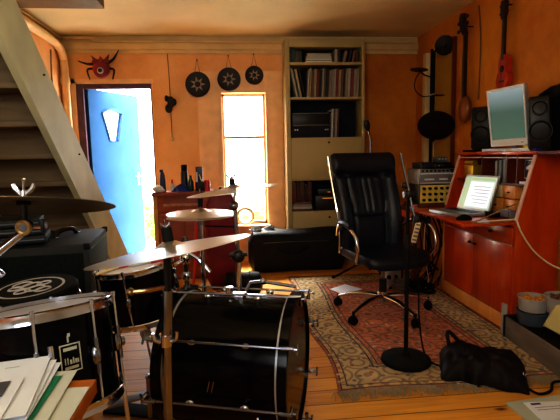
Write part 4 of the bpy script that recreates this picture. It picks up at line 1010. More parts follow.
o = thing('ukulele', 'small reddish ukulele hanging by its headstock on the right wall', 'ukulele', (2.16, 3.53, 1.73))
Y0 = 3.53
def uke_r(t):  # half-width along height
    return .078 * math.sqrt(max(0, 1 - ((t - .28) / .30) ** 2)) if t < .50 else .058 * math.sqrt(max(0, 1 - ((t - .74) / .27) ** 2))
poly = []
ts = [i / 24 for i in range(25)]
hw = [max(uke_r(t), .050 if .4 < t < .6 else 0.0) for t in ts]
left = [(Y0 - h, 1.725 + .27 * t) for t, h in zip(ts, hw)]; right = [(Y0 + h, 1.725 + .27 * t) for t, h in zip(ts, hw)][::-1]
MB('ukeb').prism([p for p in left if True] + [p for p in right[1:-1]], 2.135, 2.185, F_).build('body', o)
MB('discb').cyl((2.136, Y0, 1.885), (2.132, Y0, 1.885), .026, seg=24).build('sound_hole', o)
MB('dkwood').box(2.128, 2.137, Y0 - .03, Y0 + .03, 1.782, 1.795, .002).build('bridge', o)
MB('dkwood').cyl((2.13, Y0, 2.37), (2.20, Y0, 2.37), .006, seg=8).build('wall_hook', o)
MB('dkwood').box(2.132, 2.155, Y0 - .017, Y0 + .017, 1.95, 2.27, .004).build('neck', o)
MB('dkwood').prism([(Y0 - .018, 2.26), (Y0 - .036, 2.30), (Y0 - .032, 2.40), (Y0 + .032, 2.40), (Y0 + .036, 2.30), (Y0 + .018, 2.26)], 2.125, 2.15, F_).build('headstock', o)
for z in (2.31, 2.37):
    for sg in (-1, 1): MB('dkwood').cyl((2.137, Y0 + sg * .03, z), (2.137, Y0 + sg * .055, z), .008, seg=8).build('tuning_peg', o)
MB('chromed').cyl((2.129, Y0 - .006, 1.79), (2.129, Y0 - .006, 2.28), .0008, seg=5).cyl((2.129, Y0 + .006, 1.79), (2.129, Y0 + .006, 2.28), .0008, seg=5).build('strings', o)

# ------------------------------------------------------------------ floor items at right
o = thing('long_low_box', 'long low grey board box on the floor beside the desk', 'box', (2.0, 2.45, 0))
RB = None
def lb(mb, x0, x1, y0, y1, z0, z1, bev=.003): return mb.box(x0, x1, y0, y1, z0, z1, bev, rz(-.06), (2.0, 2.5, 0))
lb(MB('greyboard'), 1.76, 1.775, 2.05, 2.78, 0, .15).build('front_board', o)
lb(MB('greyboard'), 2.10, 2.115, 2.05, 2.78, 0, .15).build('back_board', o)
lb(MB('blackm'), 1.775, 2.10, 2.05, 2.78, .0, .149).build('inner_shelf', o)
lb(MB('black'), 1.755, 2.115, 2.78, 2.80, 0, .155).build('end_board', o)
def tub(name, c_, r0, r1, h, m1, label, cat, fill=None, group=None):
    o = thing(name, label, cat, c_, group)
    MB(m1).lathe([(0, 0), (r0, 0), (r0 + .002, .004), (r1, h - .008), (r1 + .005, h - .006), (r1 + .005, h), (r1 - .003, h), (r0 - .003, .006), (0, .006)], c_, seg=40).build('tub_wall', o)
    if fill:
        f_ = MB(fill); random.seed(int(c_[0] * 100))
        for k in range(26):
            a, q = random.random() * 2 * PI, math.sqrt(random.random()) * (r1 - .018)
            f_.ell((c_[0] + q * math.cos(a), c_[1] + q * math.sin(a), c_[2] + h - .018 + random.uniform(-.004, .008)), (.016, .011, .009), 8, 6, rz(a).to_4x4())
        fo = f_.build('contents', o); fo['kind'] = 'stuff'
    return o
tub('plastic_tub', (1.875, 2.655, .151), .085, .098, .085, 'greybl', 'blue-grey plastic tub under the white tub of orange pieces', 'tub')
tub('plastic_tub', (1.875, 2.655, .238), .083, .090, .085, 'greyl', 'white round tub filled with orange pieces, stacked on a darker tub', 'tub', 'orgoods')
tub('plastic_tub', (1.995, 2.545, .151), .085, .095, .10, 'greybl', 'grey tub at the frame edge under the tub of brown pieces', 'tub')
tub('plastic_tub', (1.995, 2.545, .253), .09, .105, .10, 'greyl', 'wide white tub with brown pieces stacked right of the orange pieces', 'tub', 'brgoods')
o = thing('pale_yellow_packet', 'folded pale yellow card packet leaning on the tubs', 'packet', (1.93, 2.36, .15))
MB('yelp').prism([(-.10, -.02), (-.02, .10), (.10, .11), (.12, -.03), (.02, -.09)], 0, .02, MX.Translation((1.87, 2.40, .245)) @ MX.Rotation(-.25, 4, 'Z') @ MX.Rotation(1.15, 4, 'X')).build('packet_body', o)
MB('straw').prism([(.0, 0), (.02, .04), (.07, .03), (.05, -.02)], .0201, .0215, MX.Translation((1.87, 2.40, .245)) @ MX.Rotation(-.25, 4, 'Z') @ MX.Rotation(1.15, 4, 'X')).build('packet_patch', o)
tag(MB('greyl').box(1.79, 1.805, 2.815, 2.865, 0, .22, .003).build('white_board_offcut'), 'narrow white board offcut upright between the desk and the low box', 'board')

# black satin bag on the floor
o = thing('black_cloth_bag', 'limp black cloth bag lying on the rug edge near the low box', 'bag', (1.34, 2.35, 0))
def bagf(u, v):
    # u left->right, v near->far
    a = V((1.10, 2.30, 0)); b = V((1.47, 2.08, 0)); c2 = V((1.62, 2.34, 0)); d2 = V((1.24, 2.62, 0))
    p = a.lerp(b, u).lerp(d2.lerp(c2, u), v)
    e = (math.sin(PI * min(1, max(0, u))) ** .45) * (math.sin(PI * v) ** .45)
    z = .012 + e * (.135 + .06 * math.exp(-((u - .1) / .18) ** 2 - ((v - .8) / .3) ** 2) + .05 * math.exp(-((u - .85) / .15) ** 2 - ((v - .75) / .3) ** 2) + .035 * NZ.noise(V((u * 4, v * 4, 2))) + .02 * NZ.noise(V((u * 11, v * 9, 5))))
    q = .02 * NZ.noise(V((u * 6, v * 6, 9)))
    return (p.x + q, p.y + q, max(z, .012))
MB('bagpurple').sheet(bagf, 44, 34, .008).build('bag_body', o, ang=60)
MB('bagpurple').tube([(1.24, 2.48, .09), (1.23, 2.50, .17), (1.255, 2.52, .18), (1.30, 2.50, .13)], .012, 8).build('bag_strap', o)
MB('chromed').torus((1.50, 2.17, .07), (.5, -.8, .3), .013, .003, 18, 6).build('buckle', o)
tag(MB('rubber').tube([(1.47, 2.12, .03), (1.52, 2.08, .008), (1.60, 2.10, .008), (1.68, 2.18, .008), (1.80, 2.16, .008), (2.0, 2.10, .008)], .007, 8, n=8).build('power_cable'), 'black cable curving from the cloth bag across the floorboards', 'cable')
# papers at the bottom right
tag(MB('paperg').prism([(1.305, 2.02), (1.70, 2.06), (1.75, 1.70), (1.33, 1.66)], .001, .012).build('card_folder'), 'grey-green card folder on the floorboards at the bottom right corner', 'folder')
o = thing('printed_sheet', 'white printed sheet lying on the grey-green folder at the bottom right', 'paper', (1.5, 1.85, .012))
MB('paper').prism([(1.385, 2.005), (1.72, 1.98), (1.70, 1.70), (1.36, 1.72)], .0125, .0145).build('sheet', o)
MB('bluecl').box(1.41, 1.46, 1.975, 1.990, .0147, .0152).m('inkgrey').box(1.41, 1.60, 1.95, 1.953, .0147, .0152).box(1.41, 1.62, 1.93, 1.933, .0147, .0152).build('printed_lines', o)

# ------------------------------------------------------------------ DRUM KIT
def drum(name, c_, axis, r, h, nlug, label, cat='drum', hoopm='chrome', a0=0., group=None, rods=True, head='head', hoop_h=.028, hoop_t=.007, lugparts=True):
    """c_ = centre of top rim, axis points up out of the top head"""
    q = V(axis).normalized().to_track_quat('Z', 'Y')
    base = V(c_) - V(axis).normalized() * h
    o = thing(name, label, cat, tuple(base), group, local=True); o.rotation_mode = 'QUATERNION'; o.rotation_quaternion = q
    MB('shell').lathe([(r - .008, 0), (r, .0), (r, h), (r - .008, h), (r - .008, 0)], seg=64).build('shell', o)
    for z0, z1, zh in ((h - hoop_h * .55, h + hoop_h * .45, h), (-hoop_h * .45, hoop_h * .55, 0)):
        R0 = r + .006
        MB(hoopm).lathe([(R0, z0), (R0 + hoop_t, z0 + .001), (R0 + hoop_t * .6, (z0 + z1) / 2), (R0 + hoop_t, z1 - .003), (R0 + hoop_t * .5, z1), (R0, z1), (R0, z0)], seg=64).build('hoop', o)
        MB(head).lathe([(0, zh + .001), (r - .01, zh + .001), (r + .004, zh - .003), (r + .004, zh - .006), (0, zh - .004)], seg=64).build('drum_head', o)
    for k in range(nlug):
        a = a0 + 2 * PI * k / nlug; d = V((math.cos(a), math.sin(a), 0)); s_ = V((-d.y, d.x, 0))
        rr = r + .014
        tr = MB('chrome').cyl(d * rr + V((0, 0, .02)), d * rr + V((0, 0, h + .006)), .0042, seg=8).cyl(d * rr + V((0, 0, h + .004)), d * rr + V((0, 0, h + .018)), .0065, seg=8).build('tension_rod', o)
        lg = MB('chromed')
        lg.ell(d * (r + .008) + V((0, 0, h * .5)), (.016, .016, .03), 12, 8)
        lg.cyl(d * rr + V((0, 0, h * .5 + .02)), d * rr + V((0, 0, h * .5 + .05)), .008, seg=10).cyl(d * rr + V((0, 0, h * .5 - .05)), d * rr + V((0, 0, h * .5 - .02)), .008, seg=10)
        lg.build('lug', o)
    return o, q
# floor tom, near left
ax = V((-.10, .165, 1)).normalized()
ft, q = drum('floor_tom', (-.572, 1.385, .810), ax, .183, .275, 8, 'large black floor tom with chrome rims nearest the camera on the left', a0=.50, hoop_h=.030)
for a in (1.45, 3.3, 4.5):
    d = V((math.cos(a), math.sin(a), 0)); 
    MB('chrome').tube([d * .213 + V((0, 0, .20)), d * .213 + V((0, 0, .0)), d * .226 + V((0, 0, -.50)), ], .007, 8, smooth=False).m('chromed').cyl(d * .205 + V((0, 0, .12)), d * .232 + V((0, 0, .12)), .016, seg=10).m('rubber').ell(d * .235 + V((0, 0, -.515)), (.014, .014, .02), 10, 8).build('leg', ft)
# badge on the shell facing the camera
cam_d = q.inverted() @ (V((0, 0, 1.25)) - V((-.5, 1.3, .75))); a = math.atan2(cam_d.y, cam_d.x)
a += .30
def onshell(a_, z, r=.188): return V((r * math.cos(a_), r * math.sin(a_), z))
bd = MB('paperg')
aw = .145; z0, z1 = .115, .190
def strip(mb, a0, a1, z0_, z1_, r=.1885, n_=6):
    for i in range(n_):
        t0, t1 = a0 + (a1 - a0) * i / n_, a0 + (a1 - a0) * (i + 1) / n_
        mb.face([mb.v(onshell(t0, z0_, r)), mb.v(onshell(t1, z0_, r)), mb.v(onshell(t1, z1_, r)), mb.v(onshell(t0, z1_, r))])
strip(bd, a - aw, a + aw, z0, z0 + .004); strip(bd, a - aw, a + aw, z1 - .004, z1); strip(bd, a - aw, a - aw + .02, z0, z1); strip(bd, a + aw - .02, a + aw, z0, z1)
strip(bd, a - aw + .05, a + aw - .05, z0 + .008, z0 + .016); strip(bd, a - aw + .05, a + aw - .05, z1 - .018, z1 - .009)
for k, (x, w2, h2) in enumerate(((-.09, .016, .018), (-.055, .016, .018), (-.02, .03, .012), (.02, .02, .017), (.05, .03, .012), (.085, .02, .012))): strip(bd, a + x, a + x + w2, z0 + .021, z0 + .021 + h2)
strip(bd, a - .03, a - .005, z1 + .004, z1 + .022); strip(bd, a - .02, a + .02, z1 + .018, z1 + .028)
bd.build('badge', ft)

# rack tom with sticks
tom, _ = drum('rack_tom', (-.475, 2.19, .752), V((-.12, -.06, 1)), .168, .25, 6, 'middle black tom with a white head behind the big crash cymbal', a0=.5)
def stick(p0, p1, mm, label, group):
    p0, p1 = V(p0), V(p1); L_ = (p1 - p0).length
    o = MB(mm).lathe([(0, 0), (.006, .001), (.0075, .02), (.0075, L_ * .72), (.0045, L_ * .93), (.0035, L_ * .955), (.006, L_ * .975), (.004, L_), (0, L_)], p0, p1 - p0, 12).build('drumstick')
    return tag(o, label, 'drumstick', group)
sc2 = thing('striped_cloth', 'folded red and white cloth strip lying on the rack tom head', 'cloth', (-.44, 2.15, .77))
cl = MB('redp')
for i, mm in enumerate(('redp', 'whitecl', 'redp')):
    x0 = -.57 + .10 * i; cl.m(mm).tube([(x0 - .02, 2.14, .753 + .013 * i), (x0 + .03, 2.14, .760 + .013 * i), (x0 + .08, 2.15, .767 + .013 * i)], .017, 10, caps=True)
cl.build('cloth_roll', sc2)
stick((-.62, 2.07, .738), (-.34, 2.28, .792), 'panell', 'pale wooden drumstick resting on the rack tom', 'drumsticks on the rack tom')
# practice pad drum
pd, _ = drum('snare_drum', (-.82, 1.90, .675), V((-.05, -.06, 1)), .165, .13, 8, 'shallow black snare drum partly hidden behind the floor tom', hoopm='chromed', a0=.1)
pp = thing('practice_pad', 'round black practice pad with a worn white ring emblem on the snare drum', 'pad', tuple(V((-.82, 1.90, .675)) + V((-.05, -.06, 1)).normalized() * .018), local=True)
pp.rotation_mode = 'QUATERNION'; pp.rotation_quaternion = V((-.05, -.06, 1)).normalized().to_track_quat('Z', 'Y')
MB('rubber').lathe([(0, 0), (.168, 0), (.175, .008), (.175, .040), (.168, .048), (0, .048)], seg=56).build('pad_body', pp)
em = MB('greyl').lathe([(.116, .0482), (.126, .0482), (.126, .0492), (.116, .0492), (.116, .0482)], seg=56)
random.seed(11)
for i, (x, y, rr) in enumerate(((-.065, 0, .028), (-.02, .012, .03), (.03, .0, .028), (.07, .01, .022), (-.04, -.04, .02), (.02, -.045, .022), (0, .055, .02))):
    em.torus((x, y, .0485), (0, 0, 1), rr, .004, 20, 6, 1., 1.3)
em.build('ring_emblem', pp)
tr = thing('snare_stand', 'chrome tripod stand under the snare drum', 'stand', (-.82, 1.9, 0))
MB('chromed').cyl((-.82, 1.9, .12), (-.82, 1.9, .50), .011).build('pole', tr)
tripod(tr, (-.82, 1.9), .2, .26, 'chromed', a0=.6)
MB('chromed').tube([(-.82, 1.9, .48), (-.70, 1.88, .50), (-.665, 1.88, .55)], .007, 6).tube([(-.82, 1.9, .48), (-.88, 2.01, .55), (-.90, 2.04, .55)], .007, 6).tube([(-.82, 1.9, .48), (-.9, 1.80, .55), (-.93, 1.77, .55)], .007, 6).build('basket_arm', tr)

# bass drum
aL = V((-.262, 2.13, .325)); axb = V((math.cos(math.radians(18)), -math.sin(math.radians(18)), 0)); Lb = .55; rb = .292
o = thing('bass_drum', 'large black bass drum with chrome tension rods standing on its side', 'drum', (0, 2.05, 0))
MB('shell').lathe([(rb, .03), (rb, Lb - .03)], aL, axb, 72).build('shell', o)
for z in (.035, Lb - .035):
    MB('silver').lathe([(rb, z - .005), (rb + .004, z - .004), (rb + .004, z + .004), (rb, z + .005), (rb, z - .005)], aL, axb, 72).build('shell_band', o)
for z0, z1 in ((-.012, .030), (Lb - .030, Lb + .012)):
    MB('shell').lathe([(rb + .004, z0), (rb + .018, z0 + .002), (rb + .018, z1 - .002), (rb + .004, z1), (rb - .004, z1), (rb - .004, z0), (rb + .004, z0)], aL, axb, 72).build('wood_hoop', o)
MB('head').lathe([(0, -.002), (rb - .003, -.002), (rb - .003, .002), (0, .002)], aL, axb, 64).build('drum_head', o)
MB('shell').lathe([(0, Lb - .002), (rb - .003, Lb - .002), (rb - .003, Lb + .002), (0, Lb + .002)], aL, axb, 64).build('drum_head', o)
FB = fr(axb)
angs = []
for k in range(8):
    a = math.radians(-12 + 45 * k)
    d = (V((0, 0, math.sin(a))) + V((-math.sin(math.radians(18)), -math.cos(math.radians(18)), 0)) * math.cos(a))
    r1 = rb + .032
    P0 = aL + d * r1 + axb * -.03; P1 = aL + d * r1 + axb * (Lb + .03)
    rod = MB('chromed').cyl(P0, P1, .0055, seg=8).build('tension_rod', o)
    for zz in (.16, .39):
        lg = MB('chrome').ell(aL + d * (rb + .02) + axb * zz, (.013, .013, .02), 12, 8, FB).cyl(aL + d * rb + axb * zz, aL + d * r1 + axb * zz, .009, seg=10)
        lg.build('lug', o)
    for s0, e_ in ((-.03, -1), (Lb + .03, 1)):
        side = d.cross(axb).normalized(); pc = aL + d * (rb + .026) + axb * s0
        cw = MB('chromed').tube([pc + d * .008 + axb * (-.045 * e_), pc + d * .012, pc - d * .03, ], .009, 8, smooth=False)
        cw.cyl(pc + axb * 0, pc + axb * .02 * e_, .006, seg=8)
        cw.tube([pc + axb * .022 * e_ - side * .022, pc + axb * .022 * e_ + side * .022], .005, 8, smooth=False)
        cw.build('claw_hook', o)
mp_ = aL + axb * .24 + V((0, 0, rb))
MB('chrome').box(-.055, .055, -.035, .035, 0, .008, .002, None).build('x', None) if False else None
pl = MB('chrome').box(mp_.x - .075, mp_.x + .075, mp_.y - .035, mp_.y + .035, mp_.z - .004, mp_.z + .010, .003, rz(-math.radians(18)), tuple(mp_))
pl.cyl(mp_ + V((0, 0, .008)), mp_ + V((0, 0, .04)), .018, seg=16)
pl.build('mounting_plate', o)
lgm = MB('chrome')      # silvery logo strokes on the near side
for k in range(2):
    a = math.radians(20 - 3 * 0); dd0 = lambda an: (V((0, 0, math.sin(an))) + V((-math.sin(math.radians(18)), -math.cos(math.radians(18)), 0)) * math.cos(an))
    lgm.tube([aL + dd0(math.radians(-4)) * (rb + .001) + axb * (.232 + .018 * k), aL + dd0(math.radians(5)) * (rb + .001) + axb * (.243 + .018 * k)], .0018, 6, smooth=False)
lgm.build('slanted_mark', o)
for s_ in (1,):
    for sd in (-1, 1):
        side = V((math.sin(math.radians(18)), math.cos(math.radians(18)), 0)) * sd
        b0 = aL + axb * (Lb - .12) + side * rb * .88 + V((0, 0, -rb * .45))
        MB('chromed').tube([b0, b0 + side * .10 + axb * .08 + V((0, 0, -.17 + .0))], .008, 8, smooth=False).m('rubber').ell(b0 + side * .10 + axb * .08 + V((0, 0, -.175)), (.014, .014, .016), 10, 8).build('spur', o)
# L-shaped tom bracket lying on the bass drum
mbk = MB('chromed'); p0 = aL + axb * .34 + V((0, 0, rb + .03))
mbk.tube([p0 + V((-.02, -.02, 0)), p0 + V((0, -.01, .035)), p0 + V((.06, 0, .035))], .009, 8, smooth=False).tube([p0 + V((.06, 0, .035)), p0 + V((.20, -.06, .022))], .008, 8, smooth=False).ell(p0 + V((.06, 0, .035)), (.018, .014, .014), 12, 8)
mbk.build('tom_bracket', o)
# bass pedal at the left end
pdl = thing('bass_drum_pedal', 'black and chrome kick pedal at the left end of the bass drum', 'pedal', (-.48, 2.22, 0))
pc = aL - axb * .16
MB('blackm').box(-.08, .02, -.045, .045, 0, .012).build('x', None) if False else None
hb = V((pc.x, pc.y, 0)); RR = rz(-math.radians(18))
def pb(mb, x0, x1, y0, y1, z0, z1, bev=.002):
    return mb.box(hb.x + x0, hb.x + x1, hb.y + y0, hb.y + y1, z0, z1, bev, RR, tuple(hb))
pb(MB('blackm'), -.26, .12, -.05, .05, .001, .012).build('base_plate', pdl)
for y in (-.06, .05): pb(MB('chromed'), -.01, .015, y, y + .012, .012, .23).build('post', pdl)
MB('chromed').cyl(hb + RR @ V((0, -.07, .22)), hb + RR @ V((0, .07, .22)), .008).build('axle', pdl)
MB('chromed').cyl(hb + RR @ V((0, 0, .22)), hb + RR @ V((-.03, 0, .40)), .005).m('whitecl').ell(hb + RR @ V((-.03, 0, .41)), (.028, .02, .028), 14, 10).build('beater', pdl)
MB('greyd').box(hb.x - .25, hb.x - .01, hb.y - .04, hb.y + .04, .06, .07, .002, RR @ MX.Rotation(-.35, 3, 'Y'), (hb.x - .2, hb.y, .03)).build('foot_board', pdl)

# cymbal stands
def wingnut(mb, p, ax_=(0, 0, 1), s=1.):
    p = V(p); F = fr(ax_); A = F.to_3x3()
    mb.cyl(p, p + A @ V((0, 0, .018 * s)), .008 * s, seg=12)
    for sg in (-1, 1): mb.tube([p + A @ V((sg * .006 * s, 0, .010 * s)), p + A @ V((sg * .018 * s, 0, .022 * s)), p + A @ V((sg * .024 * s, 0, .034 * s))], .0055 * s, 8)
    mb.cyl(p + A @ V((0, 0, .018 * s)), p + A @ V((0, 0, .045 * s)), .0035 * s, seg=8).ell(p + A @ V((0, 0, .045 * s)), (.005 * s,) * 3, 8, 6)
    return mb

# crash on foreground boomless stand
cx, cy = -.205, 1.35
st_ = thing('cymbal_stand', 'chrome cymbal stand right in front of the bass drum', 'cymbal stand', (cx, cy, 0), 'chrome cymbal stands of the drum kit')
MB('chromed').cyl((cx - .025, cy, .16), (cx - .008, cy, .71), .0145, .0145, 18).build('lower_tube', st_)
MB('chromed').cyl((cx - .008, cy, .70), (cx + .002, cy, .86), .0175, .016, 18).build('middle_tube', st_)
MB('black').cyl((cx + .002, cy, .85), (cx + .006, cy, .985), .011, seg=14).build('upper_tube', st_)
kb_ = MB('chrome').cyl((cx - .012, cy, .69), (cx - .010, cy, .725), .02, seg=16)
for sg in (-1, 1): kb_.tube([(cx - .01 + sg * .015, cy - .01, .705), (cx - .01 + sg * .03, cy - .015, .715), (cx - .01 + sg * .034, cy - .015, .735)], .006, 8)
kb_.build('wing_clamp', st_)
MB('brass').tube([(cx - .10, cy - .02, .865), (cx - .05, cy - .02, .868), (cx, cy, .87)], .007, 8).ell((cx - .10, cy - .02, .865), (.012, .012, .012), 10, 8).build('side_rod', st_)
tripod(st_, (cx - .025, cy), .38, .30, 'chromed', a0=.9)
nC = V((-.16, .11, 1)).normalized()
cC = V((-.19, 1.35, .985))
MB('blackm').cyl(cC + nC * .02, cC + nC * .062, .016, seg=16).build('felt', st_)
wingnut(MB('chromed'), cC + nC * .058, nC, .55).build('wing_nut', st_)
cymbal('crash_cymbal', cC - nC * .006, nC, .238, 'cym', 'large silvery crash cymbal tilted on the stand before the bass drum', group='cymbals of the drum kit', bell=.17, rise=.045)

# hi-hat
hx, hy = -.165, 2.27+.20
hx, hy = -.175, 2.45
hh = thing('hi_hat_stand', 'chrome hi-hat stand behind the bass drum', 'cymbal stand', (hx, hy, 0), 'chrome cymbal stands of the drum kit')
MB('chrome').cyl((hx, hy, .12), (hx, hy, .90), .012).build('lower_tube', hh)
MB('chromed').cyl((hx, hy, .90), (hx, hy, 1.08), .004, seg=8).m('blackm').cyl((hx, hy, .985), (hx, hy, 1.03), .013, seg=14).build('pull_rod', hh)
MB('chromed').cyl((hx, hy, .89), (hx, hy, .925), .02, seg=14).build('seat_cup', hh)
tripod(hh, (hx, hy), .3, .27, 'chromed', a0=.8)
cymbal('hi_hat_cymbal', (hx, hy, .932), (.01, -.02, -1), .18, 'cym', 'lower upturned cymbal of the hi-hat pair', group='cymbals of the drum kit', bell=.25, rise=.04)
cymbal('hi_hat_cymbal', (hx, hy, .950), (.01, -.02, 1), .18, 'cym', 'upper cymbal of the hi-hat pair', group='cymbals of the drum kit', bell=.25, rise=.055)
# double tom post
tp = thing('tom_holder', 'chrome tom holder post with purple-tinted clamps behind the rack tom', 'stand', (-.27, 2.45, 0))
MB('chromed').cyl((-.27, 2.50, .05), (-.27, 2.50, .82), .013).build('post', tp)
MB('chrome').ell((-.27, 2.50, .70), (.03, .03, .035), 14, 10).ell((-.27, 2.50, .60), (.026, .026, .03), 14, 10).tube([(-.27, 2.5, .70), (-.33, 2.42, .68), (-.36, 2.38, .66)], .01, 8).tube([(-.27, 2.5, .74), (-.20, 2.47, .70), (-.14, 2.45, .63)], .012, 8).build('clamp', tp)
tripod(tp, (-.27, 2.50), .15, .18, 'blackm', a0=1.8)

# ride on the bass drum post
rx, ry = .012, 2.04
rs = thing('cymbal_holder', 'chrome cymbal post rising from the top of the bass drum', 'cymbal holder', (rx, ry, .61))
MB('chrome').cyl((rx, ry, .645), (rx, ry, .80), .012, seg=16).build('lower_tube', rs)
MB('black').ell((rx, ry, .80), (.03, .028, .03), 16, 10).cyl((rx - .04, ry - .01, .81), (rx + .04, ry - .01, .81), .009, seg=10).build('tilter_clamp', rs)
MB('chromed').cyl((rx, ry, .82), (rx - .008, ry, 1.02), .0085, seg=14).build('middle_tube', rs)
MB('chromed').ell((rx - .01, ry, 1.03), (.020, .018, .022), 14, 10).cyl((rx - .01, ry, 1.03), (rx - .004, ry, 1.10), .006, seg=10).build('tilter', rs)
nR = V((-.12, .02, 1)).normalized(); cR = V((.0, 2.04, 1.098))
MB('blackm').cyl(cR + nR * .015, cR + nR * .05, .013, seg=16).build('felt', rs)
wingnut(MB('chrome'), cR + nR * .045, nR, .8).build('wing_nut', rs)
cymbal('splash_cymbal', cR, nR, .205, 'cym', 'medium silvery cymbal on the post above the bass drum in front of the window', group='cymbals of the drum kit', bell=.17, rise=.05)

# near left cymbal on boom
lx, ly = -.565, 1.30
ls = thing('boom_cymbal_stand', 'chrome boom arm with tilter holding the dark cymbal at far left', 'cymbal stand', (-1.0, 1.12, 0), 'chrome cymbal stands of the drum kit')
nB = V((-.02, -.015, 1)).normalized(); nB = V((.0, .21, 1)).normalized()
cB = V((lx, ly, 1.125))
wingnut(MB('chrome'), cB + nB * .022, nB, 1.15).build('wing_nut', ls)
MB('blackm').cyl(cB + nB * .005, cB + nB * .026, .018, seg=16).build('felt', ls)
MB('black').cyl((lx, ly, 1.085), (lx, ly, 1.14), .009, seg=12).build('sleeve', ls)
MB('brass').torus((lx, ly - .012, 1.07), (0, 1, 0), .016, .006, 24, 8).m('chromed').cyl((lx, ly - .016, 1.07), (lx, ly + .016, 1.07), .017, seg=20).m('chrome').cyl((lx + .015, ly, 1.07), (lx + .045, ly, 1.068), .006, seg=8).m('black').box(lx + .04, lx + .05, ly - .006, ly + .006, 1.05, 1.09, .002).build('tilter', ls)
MB('chrome').cyl((lx - .008, ly - .002, 1.055), (-.80, 1.18, .86), .0115, seg=16).build('boom_arm', ls)
MB('chrome').ell((-.655, 1.255, .975), (.03, .022, .018), 14, 10).tube([(-.655, 1.25, .975), (-.62, 1.235, .97), (-.60, 1.23, .955)], .008, 8).build('boom_clamp', ls)
MB('chromed').cyl((-.80, 1.18, .10), (-.80, 1.18, .88), .014, seg=16).build('pole', ls)
tripod(ls, (-.80, 1.18), .3, .26, 'chromed', a0=2.4)
cymbal('ride_cymbal', cB, nB, .235, 'cymd', 'large dark bronze cymbal seen edge-on at the far left foreground', group='cymbals of the drum kit', bell=.17, rise=.045)

# ------------------------------------------------------------------ amplifier under the stairs
o = thing('guitar_amplifier', 'big black amplifier cabinet with a top handle under the stairs', 'amplifier', (-1.05, 2.66, 0))
RA = rz(.11); AC = (-.75, 2.37, 0)
MB('tolex').box(-1.36, -.735, 2.37, 2.95, .02, .82, .012, RA, AC).build('cabinet', o)
MB('grille').box(-1.33, -.765, 2.362, 2.372, .06, .78, .004, RA, AC).build('grille_front', o)
gs = MB('greybl').box(-.737, -.732, 2.42, 2.90, 785e-3, .792, .0, RA, AC).box(-.737, -.732, 2.42, 2.90, .08, .087, 0, RA, AC)
gs.build('side_trim', o)
for x, y in ((-.745, 2.38), (-.745, 2.94), (-1.35, 2.38)):
    MB('blackm').box(x - .015, x + .015, y - .015, y + .015, .795, .827, .004, RA, AC).build('corner_guard', o)
MB('black').tube([(-.98, 2.60, .822), (-.97, 2.64, .852), (-.93, 2.72, .855), (-.92, 2.77, .822)], .013, 8).m('chromed').box(-.99, -.96, 2.575, 2.61, .82, .83, .002).box(-.93, -.90, 2.76, 2.79, .82, .83, .002).build('carry_handle', o)
for x, y in ((-1.30, 2.42), (-.80, 2.42), (-1.30, 2.90), (-.85, 2.90)): MB('rubber').cyl((x, y, 0), (x, y, .022), .02, seg=12).build('rubber_foot', o)
o = thing('ribbed_black_case', 'flat black ribbed case lying on the left of the amplifier', 'case', (-1.15, 2.5, .79))
RC = rz(.28); CC = (-.95, 2.42, 0)
mb = MB('tolex')
for k in range(3): mb.box(-1.55 + .01 * k, -.955 - .012 * k, 2.42 + .01 * k, 2.68 - .01 * k, .830 + .042 * k, .868 + .042 * k, .005, RC, CC)
mb.build('case_body', o)
mb = MB('greybl')
for k in range(3): mb.box(-1.5, -.965 - .012 * k, 2.416 + .01 * k, 2.422 + .01 * k, .846 + .042 * k, .852 + .042 * k, 0, RC, CC)
mb.build('rib_strip', o)
o = thing('pedal_bag', 'dark lumpy bag on the floor behind the snare drum', 'bag', (-1.15, 2.1, 0))
mb = MB('bagcloth'); softbox(mb, -1.35, -.98, 2.0, 2.25, 0, .52, .06, .06, .03, 8); mb.build('bag_body', o)
MB('straw').ell((-1.12, 2.0, .46), (.05, .02, .02), 12, 8).tube([(-1.2, 1.99, .50), (-1.12, 1.97, .46), (-1.05, 1.99, .50)], .008, 8).build('bag_tag', o)

# ------------------------------------------------------------------ foreground table and papers
TZ = .72
o = thing('foreground_table', 'orange wooden table corner under the loose papers at the lower left', 'table', (-.8, .75, 0))
MB('tableor').box(-1.25, -.345, .30, 1.10, TZ - .035, TZ, .002).build('table_top', o)
for x, y in ((-1.2, 1.05), (-.40, .35), (-1.2, .35), (-.42, 1.03)): MB('tableor').box(x - .025, x + .025, y - .025, y + .025, 0, TZ - .035).build('leg', o)
def sheet(mm, fx, fy, w_, h, rot, z, label, curl=.0, extra=None, name='sheet_of_paper', cat='paper'):
    """fx, fy = far right corner of the sheet"""
    R = rz(rot); C = V((fx, fy, z)) - R @ V((w_ / 2, h / 2, 0))
    o = thing(name, label, cat, tuple(C), 'loose papers on the foreground table')
    def f(u, v):
        p = R @ V(((u - .5) * w_, (v - .5) * h, 0)); return tuple(C + p + V((0, 0, curl * (max(0, abs(v - .5) * 2 - .3)) ** 2)))
    MB(mm).sheet(f, 8, 10, .0012).build('sheet', o)
    if extra:
        for nm, m2, (a0, a1, b0, b1) in extra:
            def g2(u, v):
                q = f(a0 + (a1 - a0) * u, b0 + (b1 - b0) * v); return (q[0], q[1], q[2] + .0010)
            MB(m2).sheet(g2, 6, 6, .0006).build(nm, o)
    return o
sheet('paperc', -.347, 1.055, .21, .297, .0, TZ + .004, 'cream sheet at the right edge of the foreground table, beside the green magazine')
sheet('paperc', -.40, 1.135, .12, .26, .06, TZ + .010, 'narrow cream slip sticking out beyond the green magazine')
sheet('green', -.425, 1.10, .20, .28, .05, TZ + .014, 'green and navy magazine fanned out among the loose papers', 0, (('photo', 'navy', (.45, .86, .05, .48)), ('banner', 'inkor', (.45, .85, .48, .58)), ('stripe', 'paperg', (.87, .93, 0, .92)), ('stripe', 'inkgrey', (.55, .85, .60, .68))), 'magazine', 'magazine')
